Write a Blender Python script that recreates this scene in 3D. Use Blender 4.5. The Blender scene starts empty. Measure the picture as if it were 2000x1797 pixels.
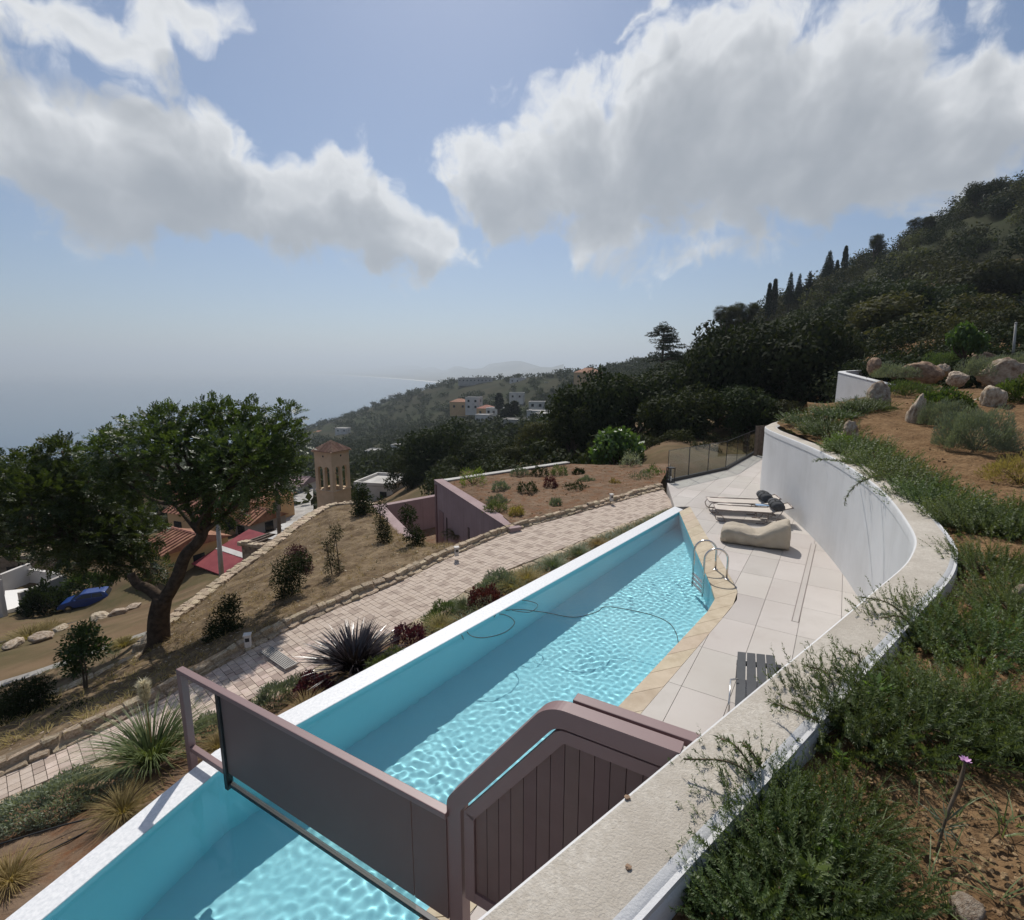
import bpy, bmesh, math, random
import numpy as np
from math import sin, cos, pi, radians as rad, sqrt, atan2, exp
from mathutils import Vector, Matrix

sc = bpy.context.scene
COL = sc.collection
# ------------------------------------------------------------------ camera
FPX, CX, CY = 1000.0, 1000.0, 898.0          # focal length and centre of the 2000 x 1797 photograph, in its pixels
EYE = 4.3                                    # camera height above the pool deck
PITCH = math.atan2(178, FPX)
cam = bpy.data.cameras.new('camera'); camo = bpy.data.objects.new('camera', cam); COL.objects.link(camo)
cam.sensor_width = 36; cam.lens = 18.0; cam.clip_start = 0.05; cam.clip_end = 120000
camo.location = (0, 0, EYE); camo.rotation_euler = (pi/2 - PITCH, 0, 0)
sc.camera = camo

# ------------------------------------------------------------------ sun, sky, exposure
SUN_AZ, SUN_EL = rad(-5.5), rad(51)           # azimuth from the view axis (+Y) towards +X, elevation
SUNV = Vector((sin(SUN_AZ)*cos(SUN_EL), cos(SUN_AZ)*cos(SUN_EL), sin(SUN_EL)))
sun = bpy.data.lights.new('sun', 'SUN'); suno = bpy.data.objects.new('sun', sun); COL.objects.link(suno)
sun.energy = 4.2; sun.angle = rad(0.53); sun.color = (1.0, 0.955, 0.89)
suno.rotation_euler = SUNV.to_track_quat('Z', 'Y').to_euler()
sun.cycles.is_caustics_light = True
sc.view_settings.view_transform = 'Standard'; sc.view_settings.look = 'None'
sc.view_settings.exposure = 0.0; sc.view_settings.gamma = 1.0
sc.view_settings.use_curve_mapping = False
sc.cycles.max_bounces = 10; sc.cycles.transparent_max_bounces = 24
sc.cycles.diffuse_bounces = 4; sc.cycles.glossy_bounces = 4; sc.cycles.transmission_bounces = 8
sc.cycles.volume_bounces = 0
sc.cycles.caustics_reflective = False; sc.cycles.caustics_refractive = True
sc.cycles.use_denoising = True
sc.cycles.sample_clamp_indirect = 6

def ray(px, py):
    u = (px-CX)/FPX; v = (CY-py)/FPX
    return Vector((u, cos(PITCH)+v*sin(PITCH), -sin(PITCH)+v*cos(PITCH)))
def on(px, py, z):
    r = ray(px, py); t = (z-EYE)/r.z
    return Vector((r.x*t, r.y*t, z))
def at(px, py, d):
    r = ray(px, py); t = d/r.y
    return Vector((r.x*t, d, EYE+r.z*t))
def azel(px, py):
    r = ray(px, py).normalized()
    return math.atan2(r.x, r.y), math.asin(r.z)

def N(nt, t, **kw):
    n = nt.nodes.new(t)
    for k, v in kw.items():
        if k.startswith('i_'):
            k = k[2:]
            n.inputs[int(k) if k.isdigit() else k.replace('_', ' ')].default_value = v
        else: setattr(n, k, v)
    return n
def mth(nt, op, a, b=None, c=None, clamp=False):
    n = nt.nodes.new('ShaderNodeMath'); n.operation = op; n.use_clamp = clamp
    for i, x in enumerate((a, b, c)):
        if x is None: continue
        if isinstance(x, (int, float)): n.inputs[i].default_value = x
        else: nt.links.new(x, n.inputs[i])
    return n.outputs[0]
def vmth(nt, op, a, b=None):
    n = nt.nodes.new('ShaderNodeVectorMath'); n.operation = op
    for i, x in enumerate((a, b)):
        if x is None: continue
        if isinstance(x, (tuple, list, Vector)): n.inputs[i].default_value = x
        else: nt.links.new(x, n.inputs[i])
    return n.outputs['Value'] if op == 'LENGTH' else n.outputs[0]

# clouds: cumulus banks at infinity, given by azimuth and elevation, broken up by noise
BANKS = [  # upper and lower outline of each bank, soft depth, how solid it is
 ([(-200,90),(-100,95),(0,100),(130,150),(250,130),(340,130),(400,170),(450,240),(550,295),(640,288),(720,300),(790,365),(860,415),(905,450),(940,515),(960,560)],
  [(-200,400),(0,395),(100,440),(180,485),(300,492),(450,485),(600,518),(700,538),(850,548),(940,525),(960,500)], 0.085, 0.0),
 ([(780,400),(830,335),(880,300),(930,255),(1000,205),(1080,150),(1200,105),(1300,45),(1360,15),(1450,25),(1550,10),(1640,-35),(1720,-50),(1800,-20),(1835,50),(1870,60),(1920,20),(2000,55),(2060,160),(2200,180)],
  [(780,340),(830,350),(880,420),(930,465),(1000,485),(1250,492),(1400,485),(1600,465),(1800,440),(1940,400),(2060,350),(2200,340)], 0.10, 0.0),
 ([(-200,-90),(0,-80),(200,-70),(350,-50),(480,-35),(530,10),(560,60)],
  [(-200,140),(0,130),(60,90),(150,160),(230,225),(300,215),(335,110),(400,90),(480,55),(530,-20),(560,-60)], 0.09, -0.22),
 ([(1150,120),(1180,65),(1220,5),(1300,-50),(1330,-30)], [(1150,60),(1180,110),(1220,85),(1280,40),(1330,-60)], 0.05, -0.20)]
def cloud_group(fine):
    g = bpy.data.node_groups.new('cloud_density', 'ShaderNodeTree')
    g.interface.new_socket('P', in_out='INPUT', socket_type='NodeSocketVector')
    g.interface.new_socket('D', in_out='OUTPUT', socket_type='NodeSocketFloat')
    gi = g.nodes.new('NodeGroupInput'); go = g.nodes.new('NodeGroupOutput')
    P = gi.outputs[0]
    wn = N(g, 'ShaderNodeTexNoise', noise_dimensions='2D', i_Scale=5.0, i_Detail=2.0, i_Roughness=0.55); g.links.new(P, wn.inputs['Vector'])
    w = vmth(g, 'MULTIPLY', vmth(g, 'SUBTRACT', wn.outputs['Color'], (0.5, 0.5, 0.5)), (0.10, 0.09, 0))
    Q = vmth(g, 'ADD', P, w)
    if fine:
        wn2 = N(g, 'ShaderNodeTexNoise', noise_dimensions='2D', i_Scale=17.0, i_Detail=2.0, i_Roughness=0.6); g.links.new(P, wn2.inputs['Vector'])
        Q = vmth(g, 'ADD', Q, vmth(g, 'MULTIPLY', vmth(g, 'SUBTRACT', wn2.outputs['Color'], (0.5, 0.5, 0.5)), (0.030, 0.026, 0)))
    sq = N(g, 'ShaderNodeSeparateXYZ'); g.links.new(Q, sq.inputs[0])
    def curve(pts):
        n = N(g, 'ShaderNodeFloatCurve'); c = n.mapping.curves[0]
        ae = sorted(azel(*p) for p in pts)
        xy = [((a+1.0)/2.0, (e+0.3)/1.2) for a, e in ae]
        xy = [(0.0, xy[0][1])]+xy+[(1.0, xy[-1][1])]
        c.points[0].location = xy[0]; c.points[1].location = xy[-1]
        for p in xy[1:-1]: c.points.new(*p)
        for p in c.points: p.handle_type = 'VECTOR'
        n.mapping.update(); g.links.new(mth(g, 'MULTIPLY_ADD', sq.outputs[0], 0.5, 0.5), n.inputs['Value'])
        return n.outputs[0]
    e_n = mth(g, 'MULTIPLY_ADD', sq.outputs[1], 1/1.2, 0.25)
    acc = None
    for top, bot, w_, k_ in BANKS:
        h = mth(g, 'MINIMUM', mth(g, 'SUBTRACT', curve(top), e_n), mth(g, 'SUBTRACT', e_n, curve(bot)))
        b_ = mth(g, 'MINIMUM', mth(g, 'MULTIPLY_ADD', h, 1.2/w_, k_), 1.0+k_)
        acc = b_ if acc is None else mth(g, 'MAXIMUM', acc, b_)
    inside = mth(g, 'MAXIMUM', acc, -2.0)
    # the sky outside the photograph: the same kind of clouds from noise alone
    ln = N(g, 'ShaderNodeTexNoise', noise_dimensions='2D', i_Scale=2.6, i_Detail=2.0); g.links.new(P, ln.inputs['Vector'])
    gen = mth(g, 'MULTIPLY', mth(g, 'SUBTRACT', ln.outputs['Fac'], 0.60), 4.0)
    sx = N(g, 'ShaderNodeSeparateXYZ'); g.links.new(P, sx.inputs[0])
    out = mth(g, 'MAXIMUM', mth(g, 'SUBTRACT', mth(g, 'ABSOLUTE', sx.outputs[0]), 0.83), mth(g, 'SUBTRACT', sx.outputs[1], 0.62))
    f = mth(g, 'MULTIPLY', out, 6.0, clamp=True)
    low = mth(g, 'MULTIPLY', mth(g, 'SUBTRACT', sx.outputs[1], 0.10), 8.0, clamp=True)
    gen = mth(g, 'SUBTRACT', gen, mth(g, 'MULTIPLY', mth(g, 'SUBTRACT', 1.0, low), 2.0))
    base = mth(g, 'ADD', mth(g, 'MULTIPLY', inside, mth(g, 'SUBTRACT', 1.0, f)), mth(g, 'MULTIPLY', gen, f))
    n1 = N(g, 'ShaderNodeTexNoise', noise_dimensions='2D', i_Scale=9.0, i_Detail=7.0 if fine else 3.0, i_Roughness=0.58); g.links.new(Q, n1.inputs['Vector'])
    v1 = N(g, 'ShaderNodeTexVoronoi', voronoi_dimensions='2D', feature='SMOOTH_F1', i_Scale=14.0, i_Smoothness=0.35, i_Detail=2.0 if fine else 0.0, i_Roughness=0.55, i_Lacunarity=2.3, normalize=True); g.links.new(Q, v1.inputs['Vector'])
    lob = mth(g, 'SUBTRACT', 0.45, v1.outputs['Distance'])
    d = mth(g, 'ADD', mth(g, 'ADD', base, mth(g, 'MULTIPLY', mth(g, 'SUBTRACT', n1.outputs['Fac'], 0.5), 2.1)), mth(g, 'MULTIPLY', lob, 0.75))
    g.links.new(d, go.inputs[0])
    return g
wd = bpy.data.worlds.new('World'); sc.world = wd; wd.use_nodes = True
wd.cycles.sampling_method = 'MANUAL'; wd.cycles.sample_map_resolution = 256
nt = wd.node_tree; nt.nodes.clear()
sky = N(nt, 'ShaderNodeTexSky', sky_type='NISHITA', sun_disc=False, sun_elevation=SUN_EL, sun_rotation=SUN_AZ,
        altitude=150, air_density=1.0, dust_density=0.75, ozone_density=5.0)
bg = N(nt, 'ShaderNodeBackground'); bg.inputs['Strength'].default_value = 0.078
nt.links.new(sky.outputs[0], bg.inputs['Color'])
tc = N(nt, 'ShaderNodeTexCoord'); sep = N(nt, 'ShaderNodeSeparateXYZ'); nt.links.new(tc.outputs['Generated'], sep.inputs[0])
az_ = mth(nt, 'ARCTAN2', sep.outputs[0], sep.outputs[1]); el_ = mth(nt, 'ARCSINE', sep.outputs[2])
cmb = N(nt, 'ShaderNodeCombineXYZ'); nt.links.new(az_, cmb.inputs[0]); nt.links.new(el_, cmb.inputs[1])
CG = (cloud_group(True), cloud_group(False))
def dens(off):
    n = nt.nodes.new('ShaderNodeGroup'); n.node_tree = CG[0 if off is None else 1]
    src = cmb.outputs[0] if off is None else vmth(nt, 'ADD', cmb.outputs[0], off)
    nt.links.new(src, n.inputs[0]); return n.outputs[0]
d0 = dens(None); d1 = dens((-0.015, 0.065, 0))
mr = N(nt, 'ShaderNodeMapRange', interpolation_type='SMOOTHSTEP'); nt.links.new(d0, mr.inputs['Value'])
mr.inputs['From Min'].default_value = -0.08; mr.inputs['From Max'].default_value = 0.50
alpha = mr.outputs[0]
occ = mth(nt, 'ADD', mth(nt, 'MULTIPLY', mth(nt, 'MAXIMUM', d1, 0.0), 0.95), mth(nt, 'MULTIPLY', mth(nt, 'MAXIMUM', d0, 0.0), 0.45))
lit = mth(nt, 'POWER', 2.718, mth(nt, 'MULTIPLY', occ, -1.55))  # cloud shading painted into its colour: darker where density lies towards the sun
cr = N(nt, 'ShaderNodeMix', data_type='RGBA'); nt.links.new(lit, cr.inputs['Factor'])
cr.inputs['A'].default_value = (0.27, 0.295, 0.33, 1); cr.inputs['B'].default_value = (0.97, 0.975, 0.98, 1)
cb = N(nt, 'ShaderNodeBackground'); cb.inputs['Strength'].default_value = 1.0; nt.links.new(cr.outputs['Result'], cb.inputs['Color'])
mx = N(nt, 'ShaderNodeMixShader'); nt.links.new(mth(nt, 'MULTIPLY', alpha, 0.96), mx.inputs[0])
nt.links.new(bg.outputs[0], mx.inputs[1]); nt.links.new(cb.outputs[0], mx.inputs[2])
wo = N(nt, 'ShaderNodeOutputWorld'); nt.links.new(mx.outputs[0], wo.inputs[0])

# ------------------------------------------------------------------ object helpers
def link(name, me, mat=None, parent=None):
    o = bpy.data.objects.new(name, me); COL.objects.link(o)
    if me is not None and mat is not None:
        if isinstance(mat, (list, tuple)):
            for m in mat: me.materials.append(m)
        elif len(me.materials) == 0: me.materials.append(mat)
    if parent is not None: o.parent = parent
    return o
def tag(o, label=None, cat=None, group=None, kind=None):
    if label: o['label'] = label
    if cat: o['category'] = cat
    if group: o['group'] = group
    if kind: o['kind'] = kind
    return o
def thing(name, label, cat, loc=(0, 0, 0), rz=0.0, group=None):
    o = bpy.data.objects.new(name, None); COL.objects.link(o)
    o.location = loc; o.rotation_euler = (0, 0, rz); o.empty_display_size = 0.1
    return tag(o, label, cat, group, 'thing' if cat else None)
def dup(root, loc, rz=0.0, scale=None, label=None, group=None):
    r = root.copy(); COL.objects.link(r); r.location = loc; r.rotation_euler = (0, 0, rz)
    if scale is not None: r.scale = scale if isinstance(scale, tuple) else (scale,)*3
    if label: r['label'] = label
    if group: r['group'] = group
    for ch in list(root.children):
        c = ch.copy(); COL.objects.link(c); c.parent = r
        for g in list(ch.children):
            d = g.copy(); COL.objects.link(d); d.parent = c
    return r
class MB:
    def __init__(s): s.v = []; s.f = []; s.m = []
    def add(s, vs, fs, mi=0):
        o = len(s.v); s.v += [tuple(v) for v in vs]
        for f in fs: s.f.append(tuple(i+o for i in f)); s.m.append(mi)
        return s
    def box(s, c, d, rz=0.0, mi=0, M=None):
        x, y, z = d[0]/2, d[1]/2, d[2]/2
        vs = [Vector((sx*x, sy*y, sz*z)) for sz in (-1, 1) for sy in (-1, 1) for sx in (-1, 1)]
        R = Matrix.Rotation(rz, 4, 'Z') if M is None else M
        vs = [R @ v + Vector(c) for v in vs]
        return s.add(vs, [(0,2,3,1),(4,5,7,6),(0,1,5,4),(2,6,7,3),(1,3,7,5),(0,4,6,2)], mi)
    def prism(s, poly, z0, z1, mi=0):
        n = len(poly); zf0 = z0 if callable(z0) else (lambda x, y: z0); zf1 = z1 if callable(z1) else (lambda x, y: z1)
        a = sum(poly[i][0]*poly[(i+1) % n][1]-poly[(i+1) % n][0]*poly[i][1] for i in range(n))
        if a < 0: poly = poly[::-1]
        vs = [(p[0], p[1], zf0(p[0], p[1])) for p in poly]+[(p[0], p[1], zf1(p[0], p[1])) for p in poly]
        fs = [tuple(range(n))[::-1], tuple(range(n, 2*n))]+[(i, (i+1) % n, n+(i+1) % n, n+i) for i in range(n)]
        return s.add(vs, fs, mi)
    def tube(s, pts, r, k=8, mi=0, caps=True):
        pts = [Vector(p) for p in pts]; n = len(pts)
        rr = r if isinstance(r, (list, tuple)) else [r]*n
        up = None; rings = []
        for i, p in enumerate(pts):
            t = (pts[min(i+1, n-1)]-pts[max(i-1, 0)])
            if t.length < 1e-9: t = Vector((0, 0, 1))
            t.normalize()
            if up is None: up = t.orthogonal().normalized()
            up = (up-t*up.dot(t))
            up = up.normalized() if up.length > 1e-6 else t.orthogonal().normalized()
            b = t.cross(up)
            rings.append([p+(up*cos(2*pi*j/k)+b*sin(2*pi*j/k))*rr[i] for j in range(k)])
        vs = [v for R in rings for v in R]
        fs = [(i*k+j, i*k+(j+1) % k, (i+1)*k+(j+1) % k, (i+1)*k+j) for i in range(n-1) for j in range(k)]
        if caps: fs += [tuple(range(k))[::-1], tuple(range((n-1)*k, n*k))]
        return s.add(vs, fs, mi)
    def lathe(s, prof, k=12, c=(0, 0, 0), mi=0):
        vs = [(c[0]+r*cos(2*pi*j/k), c[1]+r*sin(2*pi*j/k), c[2]+z) for r, z in prof for j in range(k)]
        n = len(prof)
        fs = [(i*k+j, i*k+(j+1) % k, (i+1)*k+(j+1) % k, (i+1)*k+j) for i in range(n-1) for j in range(k)]
        fs += [tuple(range(k))[::-1], tuple(range((n-1)*k, n*k))]
        return s.add(vs, fs, mi)
    def mesh(s, name, smooth=False):
        me = bpy.data.meshes.new(name); me.from_pydata(s.v, [], s.f)
        if smooth: me.polygons.foreach_set('use_smooth', [True]*len(me.polygons))
        if any(s.m): me.polygons.foreach_set('material_index', s.m)
        me.update(); return me
    def build(s, name, mat, parent=None, smooth=False):
        return link(name, s.mesh(name, smooth), mat, parent)
def bevel(o, w=0.01, seg=2):
    m = o.modifiers.new('bevel', 'BEVEL'); m.width = w; m.segments = seg; m.limit_method = 'ANGLE'; m.angle_limit = rad(40)
    return o
def quads_mesh(name, V):
    V = np.asarray(V, dtype=np.float32); n = V.shape[0]; k = V.shape[1]
    me = bpy.data.meshes.new(name)
    me.vertices.add(n*k); me.vertices.foreach_set('co', V.reshape(-1))
    me.loops.add(n*k); me.loops.foreach_set('vertex_index', np.arange(n*k, dtype=np.int32))
    me.polygons.add(n); me.polygons.foreach_set('loop_start', np.arange(0, n*k, k, dtype=np.int32))
    me.update(calc_edges=True); me.validate()
    return me
def grid_mesh(name, P, mask=None, smooth=True):
    ny, nx = P.shape[:2]; i = np.arange(nx*ny).reshape(ny, nx)
    f = np.stack([i[:-1, :-1], i[:-1, 1:], i[1:, 1:], i[1:, :-1]], -1)
    f = f[mask] if mask is not None else f.reshape(-1, 4)
    v = P.reshape(-1, 3)
    used = np.unique(f); re = np.full(len(v), -1, dtype=np.int64); re[used] = np.arange(len(used))
    f = re[f]; v = v[used]; n = len(f)
    me = bpy.data.meshes.new(name)
    me.vertices.add(len(v)); me.vertices.foreach_set('co', v.astype(np.float32).reshape(-1))
    me.loops.add(n*4); me.loops.foreach_set('vertex_index', f.astype(np.int32).reshape(-1))
    me.polygons.add(n); me.polygons.foreach_set('loop_start', np.arange(0, n*4, 4, dtype=np.int32))
    if smooth: me.polygons.foreach_set('use_smooth', [True]*n)
    me.update(calc_edges=True); return me
def catmull(pts, per=8):
    P = [np.array(p, float) for p in pts]; P = [2*P[0]-P[1]]+P+[2*P[-1]-P[-2]]; out = []
    for i in range(1, len(P)-2):
        for k in range(per):
            t = k/per; a, b, c, d = P[i-1], P[i], P[i+1], P[i+2]
            out.append(0.5*((2*b)+(c-a)*t+(2*a-5*b+4*c-d)*t*t+(3*b-a-3*c+d)*t**3))
    out.append(P[-2]); return np.array(out)
def resample(pts, n):
    pts = np.asarray(pts, float); seg = np.linalg.norm(np.diff(pts, axis=0), axis=1); s = np.concatenate([[0], np.cumsum(seg)])
    q = np.linspace(0, s[-1], n); return np.stack([np.interp(q, s, pts[:, k]) for k in range(pts.shape[1])], -1)
def offset2d(pts, d):
    pts = np.asarray(pts, float); t = np.gradient(pts[:, :2], axis=0); t /= np.linalg.norm(t, axis=1)[:, None]
    o = pts.copy(); o[:, 0] += t[:, 1]*d; o[:, 1] -= t[:, 0]*d; return o       # d > 0: to the right of travel
def clip(poly, conv):
    out = list(poly); n = len(conv)
    a = sum(conv[i][0]*conv[(i+1) % n][1]-conv[(i+1) % n][0]*conv[i][1] for i in range(n))
    if a < 0: conv = conv[::-1]
    for i in range(n):
        A, B = conv[i], conv[(i+1) % n]; src = out; out = []
        if not src: return []
        sd = lambda p: (B[0]-A[0])*(p[1]-A[1])-(B[1]-A[1])*(p[0]-A[0])
        for j in range(len(src)):
            p, q = src[j], src[(j+1) % len(src)]; sp, sq = sd(p), sd(q)
            if sp >= 0: out.append(p)
            if sp*sq < 0: t = sp/(sp-sq); out.append((p[0]+(q[0]-p[0])*t, p[1]+(q[1]-p[1])*t))
    return out
def area(p): return abs(sum(p[i][0]*p[(i+1) % len(p)][1]-p[(i+1) % len(p)][0]*p[i][1] for i in range(len(p))))/2 if len(p) > 2 else 0
def inside(p, poly):
    c = False; n = len(poly)
    for i in range(n):
        a, b = poly[i], poly[i-1]
        if (a[1] > p[1]) != (b[1] > p[1]) and p[0] < (b[0]-a[0])*(p[1]-a[1])/(b[1]-a[1])+a[0]: c = not c
    return c
_rs = np.random.default_rng(5)
_lat = _rs.random((64, 64))
def vnoise(x, y, sc_=1.0):
    x = np.asarray(x)*sc_; y = np.asarray(y)*sc_
    xi = np.floor(x).astype(int); yi = np.floor(y).astype(int); fx = x-xi; fy = y-yi
    fx = fx*fx*(3-2*fx); fy = fy*fy*(3-2*fy); g = lambda a, b: _lat[a % 64, b % 64]
    return (g(xi, yi)*(1-fx)+g(xi+1, yi)*fx)*(1-fy)+(g(xi, yi+1)*(1-fx)+g(xi+1, yi+1)*fx)*fy-0.5
def fbm(x, y, s, o=4):
    r = 0; a = 1.0
    for k in range(o): r = r+a*vnoise(np.asarray(x)+17.3*k, np.asarray(y)-9.1*k, s); s *= 2.1; a *= 0.5
    return r

# ------------------------------------------------------------------ materials
def pm(name, col, rough=0.8, col2=None, scale=3.0, detail=6.0, bump=0.0, bscale=None, spec=0.3, metal=0.0, ramp=(0.35, 0.65), coords='Object', col3=None, s3=1.0, pebble=False, isl=0.0):
    m = bpy.data.materials.new(name); m.use_nodes = True; nt = m.node_tree; b = nt.nodes['Principled BSDF']
    b.inputs['Roughness'].default_value = rough; b.inputs['Metallic'].default_value = metal
    b.inputs['Specular IOR Level'].default_value = spec
    b.inputs['Base Color'].default_value = (*col, 1)
    t = N(nt, 'ShaderNodeTexCoord'); src = t.outputs[coords]
    cur = None
    if col2 is not None:
        n = N(nt, 'ShaderNodeTexNoise', i_Scale=scale, i_Detail=detail, i_Roughness=0.6); nt.links.new(src, n.inputs['Vector'])
        r = N(nt, 'ShaderNodeValToRGB'); r.color_ramp.elements[0].position = ramp[0]; r.color_ramp.elements[1].position = ramp[1]
        r.color_ramp.elements[0].color = (*col, 1); r.color_ramp.elements[1].color = (*col2, 1)
        nt.links.new(n.outputs['Fac'], r.inputs[0]); cur = r.outputs[0]
    if col3 is not None:
        n = N(nt, 'ShaderNodeTexNoise', i_Scale=s3, i_Detail=4.0, i_Roughness=0.65); nt.links.new(src, n.inputs['Vector'])
        r = N(nt, 'ShaderNodeValToRGB'); r.color_ramp.elements[0].position = 0.45; r.color_ramp.elements[1].position = 0.68
        nt.links.new(n.outputs['Fac'], r.inputs[0])
        x = N(nt, 'ShaderNodeMix', data_type='RGBA'); nt.links.new(r.outputs[0], x.inputs['Factor'])
        if cur is not None: nt.links.new(cur, x.inputs['A'])
        else: x.inputs['A'].default_value = (*col, 1)
        x.inputs['B'].default_value = (*col3, 1); cur = x.outputs['Result']
    if isl:
        gm = N(nt, 'ShaderNodeObjectInfo') if isl < 0 else N(nt, 'ShaderNodeNewGeometry')
        ro = gm.outputs['Random'] if isl < 0 else gm.outputs['Random Per Island']
        h = N(nt, 'ShaderNodeHueSaturation'); a = abs(isl)
        nt.links.new(mth(nt, 'MULTIPLY_ADD', ro, 2*a, 1-a), h.inputs['Value'])
        nt.links.new(mth(nt, 'MULTIPLY_ADD', mth(nt, 'FRACT', mth(nt, 'MULTIPLY', ro, 7.31)), 0.02, 0.49), h.inputs['Hue'])
        if cur is not None: nt.links.new(cur, h.inputs['Color'])
        else: h.inputs['Color'].default_value = (*col, 1)
        cur = h.outputs[0]
    if cur is not None: nt.links.new(cur, b.inputs['Base Color'])
    if bump:
        n = N(nt, 'ShaderNodeTexNoise', i_Scale=bscale or scale*4, i_Detail=8.0, i_Roughness=0.65); nt.links.new(src, n.inputs['Vector'])
        hgt = n.outputs['Fac']
        if pebble:
            vo = N(nt, 'ShaderNodeTexVoronoi', i_Scale=(bscale or scale*4)*0.7); nt.links.new(src, vo.inputs['Vector'])
            hgt = mth(nt, 'ADD', hgt, mth(nt, 'MULTIPLY', vo.outputs['Distance'], -0.8))
        bp = N(nt, 'ShaderNodeBump'); bp.inputs['Strength'].default_value = min(1.0, bump); bp.inputs['Distance'].default_value = 0.02*max(1, bump)
        nt.links.new(hgt, bp.inputs['Height']); nt.links.new(bp.outputs[0], b.inputs['Normal'])
    return m
def leafm(name, c1, c2, trans=0.35, rough=0.45, spec=0.35, back=None, vary=0.35):
    """leaf: each leaf its own shade between two greens, some light through it, a waxy sheen"""
    m = bpy.data.materials.new(name); m.use_nodes = True; nt = m.node_tree; b = nt.nodes['Principled BSDF']
    g = N(nt, 'ShaderNodeNewGeometry'); oi = N(nt, 'ShaderNodeObjectInfo')
    x = N(nt, 'ShaderNodeMix', data_type='RGBA'); nt.links.new(g.outputs['Random Per Island'], x.inputs['Factor'])
    x.inputs['A'].default_value = (*c1, 1); x.inputs['B'].default_value = (*c2, 1)
    h = N(nt, 'ShaderNodeHueSaturation'); nt.links.new(x.outputs['Result'], h.inputs['Color'])
    nt.links.new(mth(nt, 'MULTIPLY_ADD', oi.outputs['Random'], vary, 1-vary/2), h.inputs['Value'])
    nt.links.new(mth(nt, 'MULTIPLY_ADD', mth(nt, 'FRACT', mth(nt, 'MULTIPLY', oi.outputs['Random'], 5.77)), 0.04, 0.48), h.inputs['Hue'])
    nt.links.new(h.outputs[0], b.inputs['Base Color'])
    b.inputs['Roughness'].default_value = rough; b.inputs['Specular IOR Level'].default_value = spec
    tr = N(nt, 'ShaderNodeBsdfTranslucent'); br = N(nt, 'ShaderNodeMix', data_type='RGBA', blend_type='MULTIPLY')
    br.inputs['Factor'].default_value = 1; br.inputs['B'].default_value = (1.5, 1.5, 0.7, 1)
    nt.links.new(h.outputs[0], br.inputs['A']); nt.links.new(br.outputs['Result'], tr.inputs['Color'])
    mxs = N(nt, 'ShaderNodeMixShader'); mxs.inputs[0].default_value = trans
    nt.links.new(b.outputs[0], mxs.inputs[1]); nt.links.new(tr.outputs[0], mxs.inputs[2])
    nt.links.new(mxs.outputs[0], nt.nodes['Material Output'].inputs[0])
    return m
def streaks(m, amt=0.07):
    """faint rain streaks running down a rendered wall"""
    nt = m.node_tree; b = nt.nodes['Principled BSDF']; src = b.inputs['Base Color'].links[0].from_socket
    t = N(nt, 'ShaderNodeTexCoord'); mp = N(nt, 'ShaderNodeMapping'); mp.inputs['Scale'].default_value = (9, 9, 0.28); nt.links.new(t.outputs['Object'], mp.inputs[0])
    n = N(nt, 'ShaderNodeTexNoise', i_Scale=1.0, i_Detail=5.0, i_Roughness=0.6); nt.links.new(mp.outputs[0], n.inputs['Vector'])
    r = N(nt, 'ShaderNodeMapRange'); r.inputs['From Min'].default_value = 0.50; r.inputs['From Max'].default_value = 0.80; r.inputs['To Min'].default_value = 1.0; r.inputs['To Max'].default_value = 1-amt
    nt.links.new(n.outputs['Fac'], r.inputs['Value'])
    x = N(nt, 'ShaderNodeMix', data_type='RGBA', blend_type='MULTIPLY'); x.inputs['Factor'].default_value = 1
    c = N(nt, 'ShaderNodeCombineColor'); [nt.links.new(r.outputs[0], c.inputs[k]) for k in range(3)]
    nt.links.new(src, x.inputs['A']); nt.links.new(c.outputs[0], x.inputs['B']); nt.links.new(x.outputs['Result'], b.inputs['Base Color']); return m
M = {}
M['stucco_white'] = pm('white stucco', (0.63, 0.628, 0.625), 0.95, (0.67, 0.668, 0.665), 1.2, bump=0.3, bscale=90, spec=0.1, col3=(0.585, 0.58, 0.57), s3=0.5)
streaks(M['stucco_white'])
M['stucco_cap'] = pm('beige rough render', (0.485, 0.435, 0.365), 0.92, (0.60, 0.55, 0.475), 38, 3, bump=0.6, bscale=85, spec=0.12, col3=(0.45, 0.40, 0.335), s3=1.3)
M['tile'] = pm('porcelain paving', (0.46, 0.42, 0.38), 0.6, (0.52, 0.48, 0.44), 1.6, bump=0.05, bscale=60, spec=0.3, isl=-0.07, col3=(0.435, 0.39, 0.35), s3=0.8)
M['grout'] = pm('grout', (0.40, 0.37, 0.34), 0.95, (0.46, 0.43, 0.40), 6)
M['beige_stone'] = pm('beige limestone', (0.47, 0.385, 0.275), 0.7, (0.53, 0.44, 0.325), 5, bump=0.15, bscale=40, isl=-0.05, col3=(0.42, 0.335, 0.235), s3=3)
M['mosaic'] = pm('white mosaic', (0.66, 0.67, 0.68), 0.35, (0.80, 0.80, 0.80), 26, 2, bump=0.12, bscale=70, spec=0.5)
M['pool'] = pm('pool plaster', (0.34, 0.77, 0.86), 0.7, (0.365, 0.795, 0.88), 1.5, spec=0.15)
M['mauve'] = pm('mauve painted metal', (0.205, 0.128, 0.124), 0.45, (0.222, 0.14, 0.136), 2.0, spec=0.45, bump=0.03, bscale=50)
M['mauve_wall'] = pm('mauve render', (0.34, 0.25, 0.245), 0.9, (0.38, 0.285, 0.28), 1.4, bump=0.25, bscale=50, spec=0.15, col3=(0.30, 0.22, 0.215), s3=0.5)
streaks(M['mauve_wall'], 0.25)
M['mauve_plank'] = pm('mauve planks', (0.14, 0.086, 0.080), 0.5, (0.16, 0.10, 0.094), 4.0, spec=0.3, isl=-0.08)
M['dark_sheet'] = pm('dark screen sheet', (0.165, 0.110, 0.102), 0.55, (0.178, 0.12, 0.112), 1.0, spec=0.18)
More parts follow.
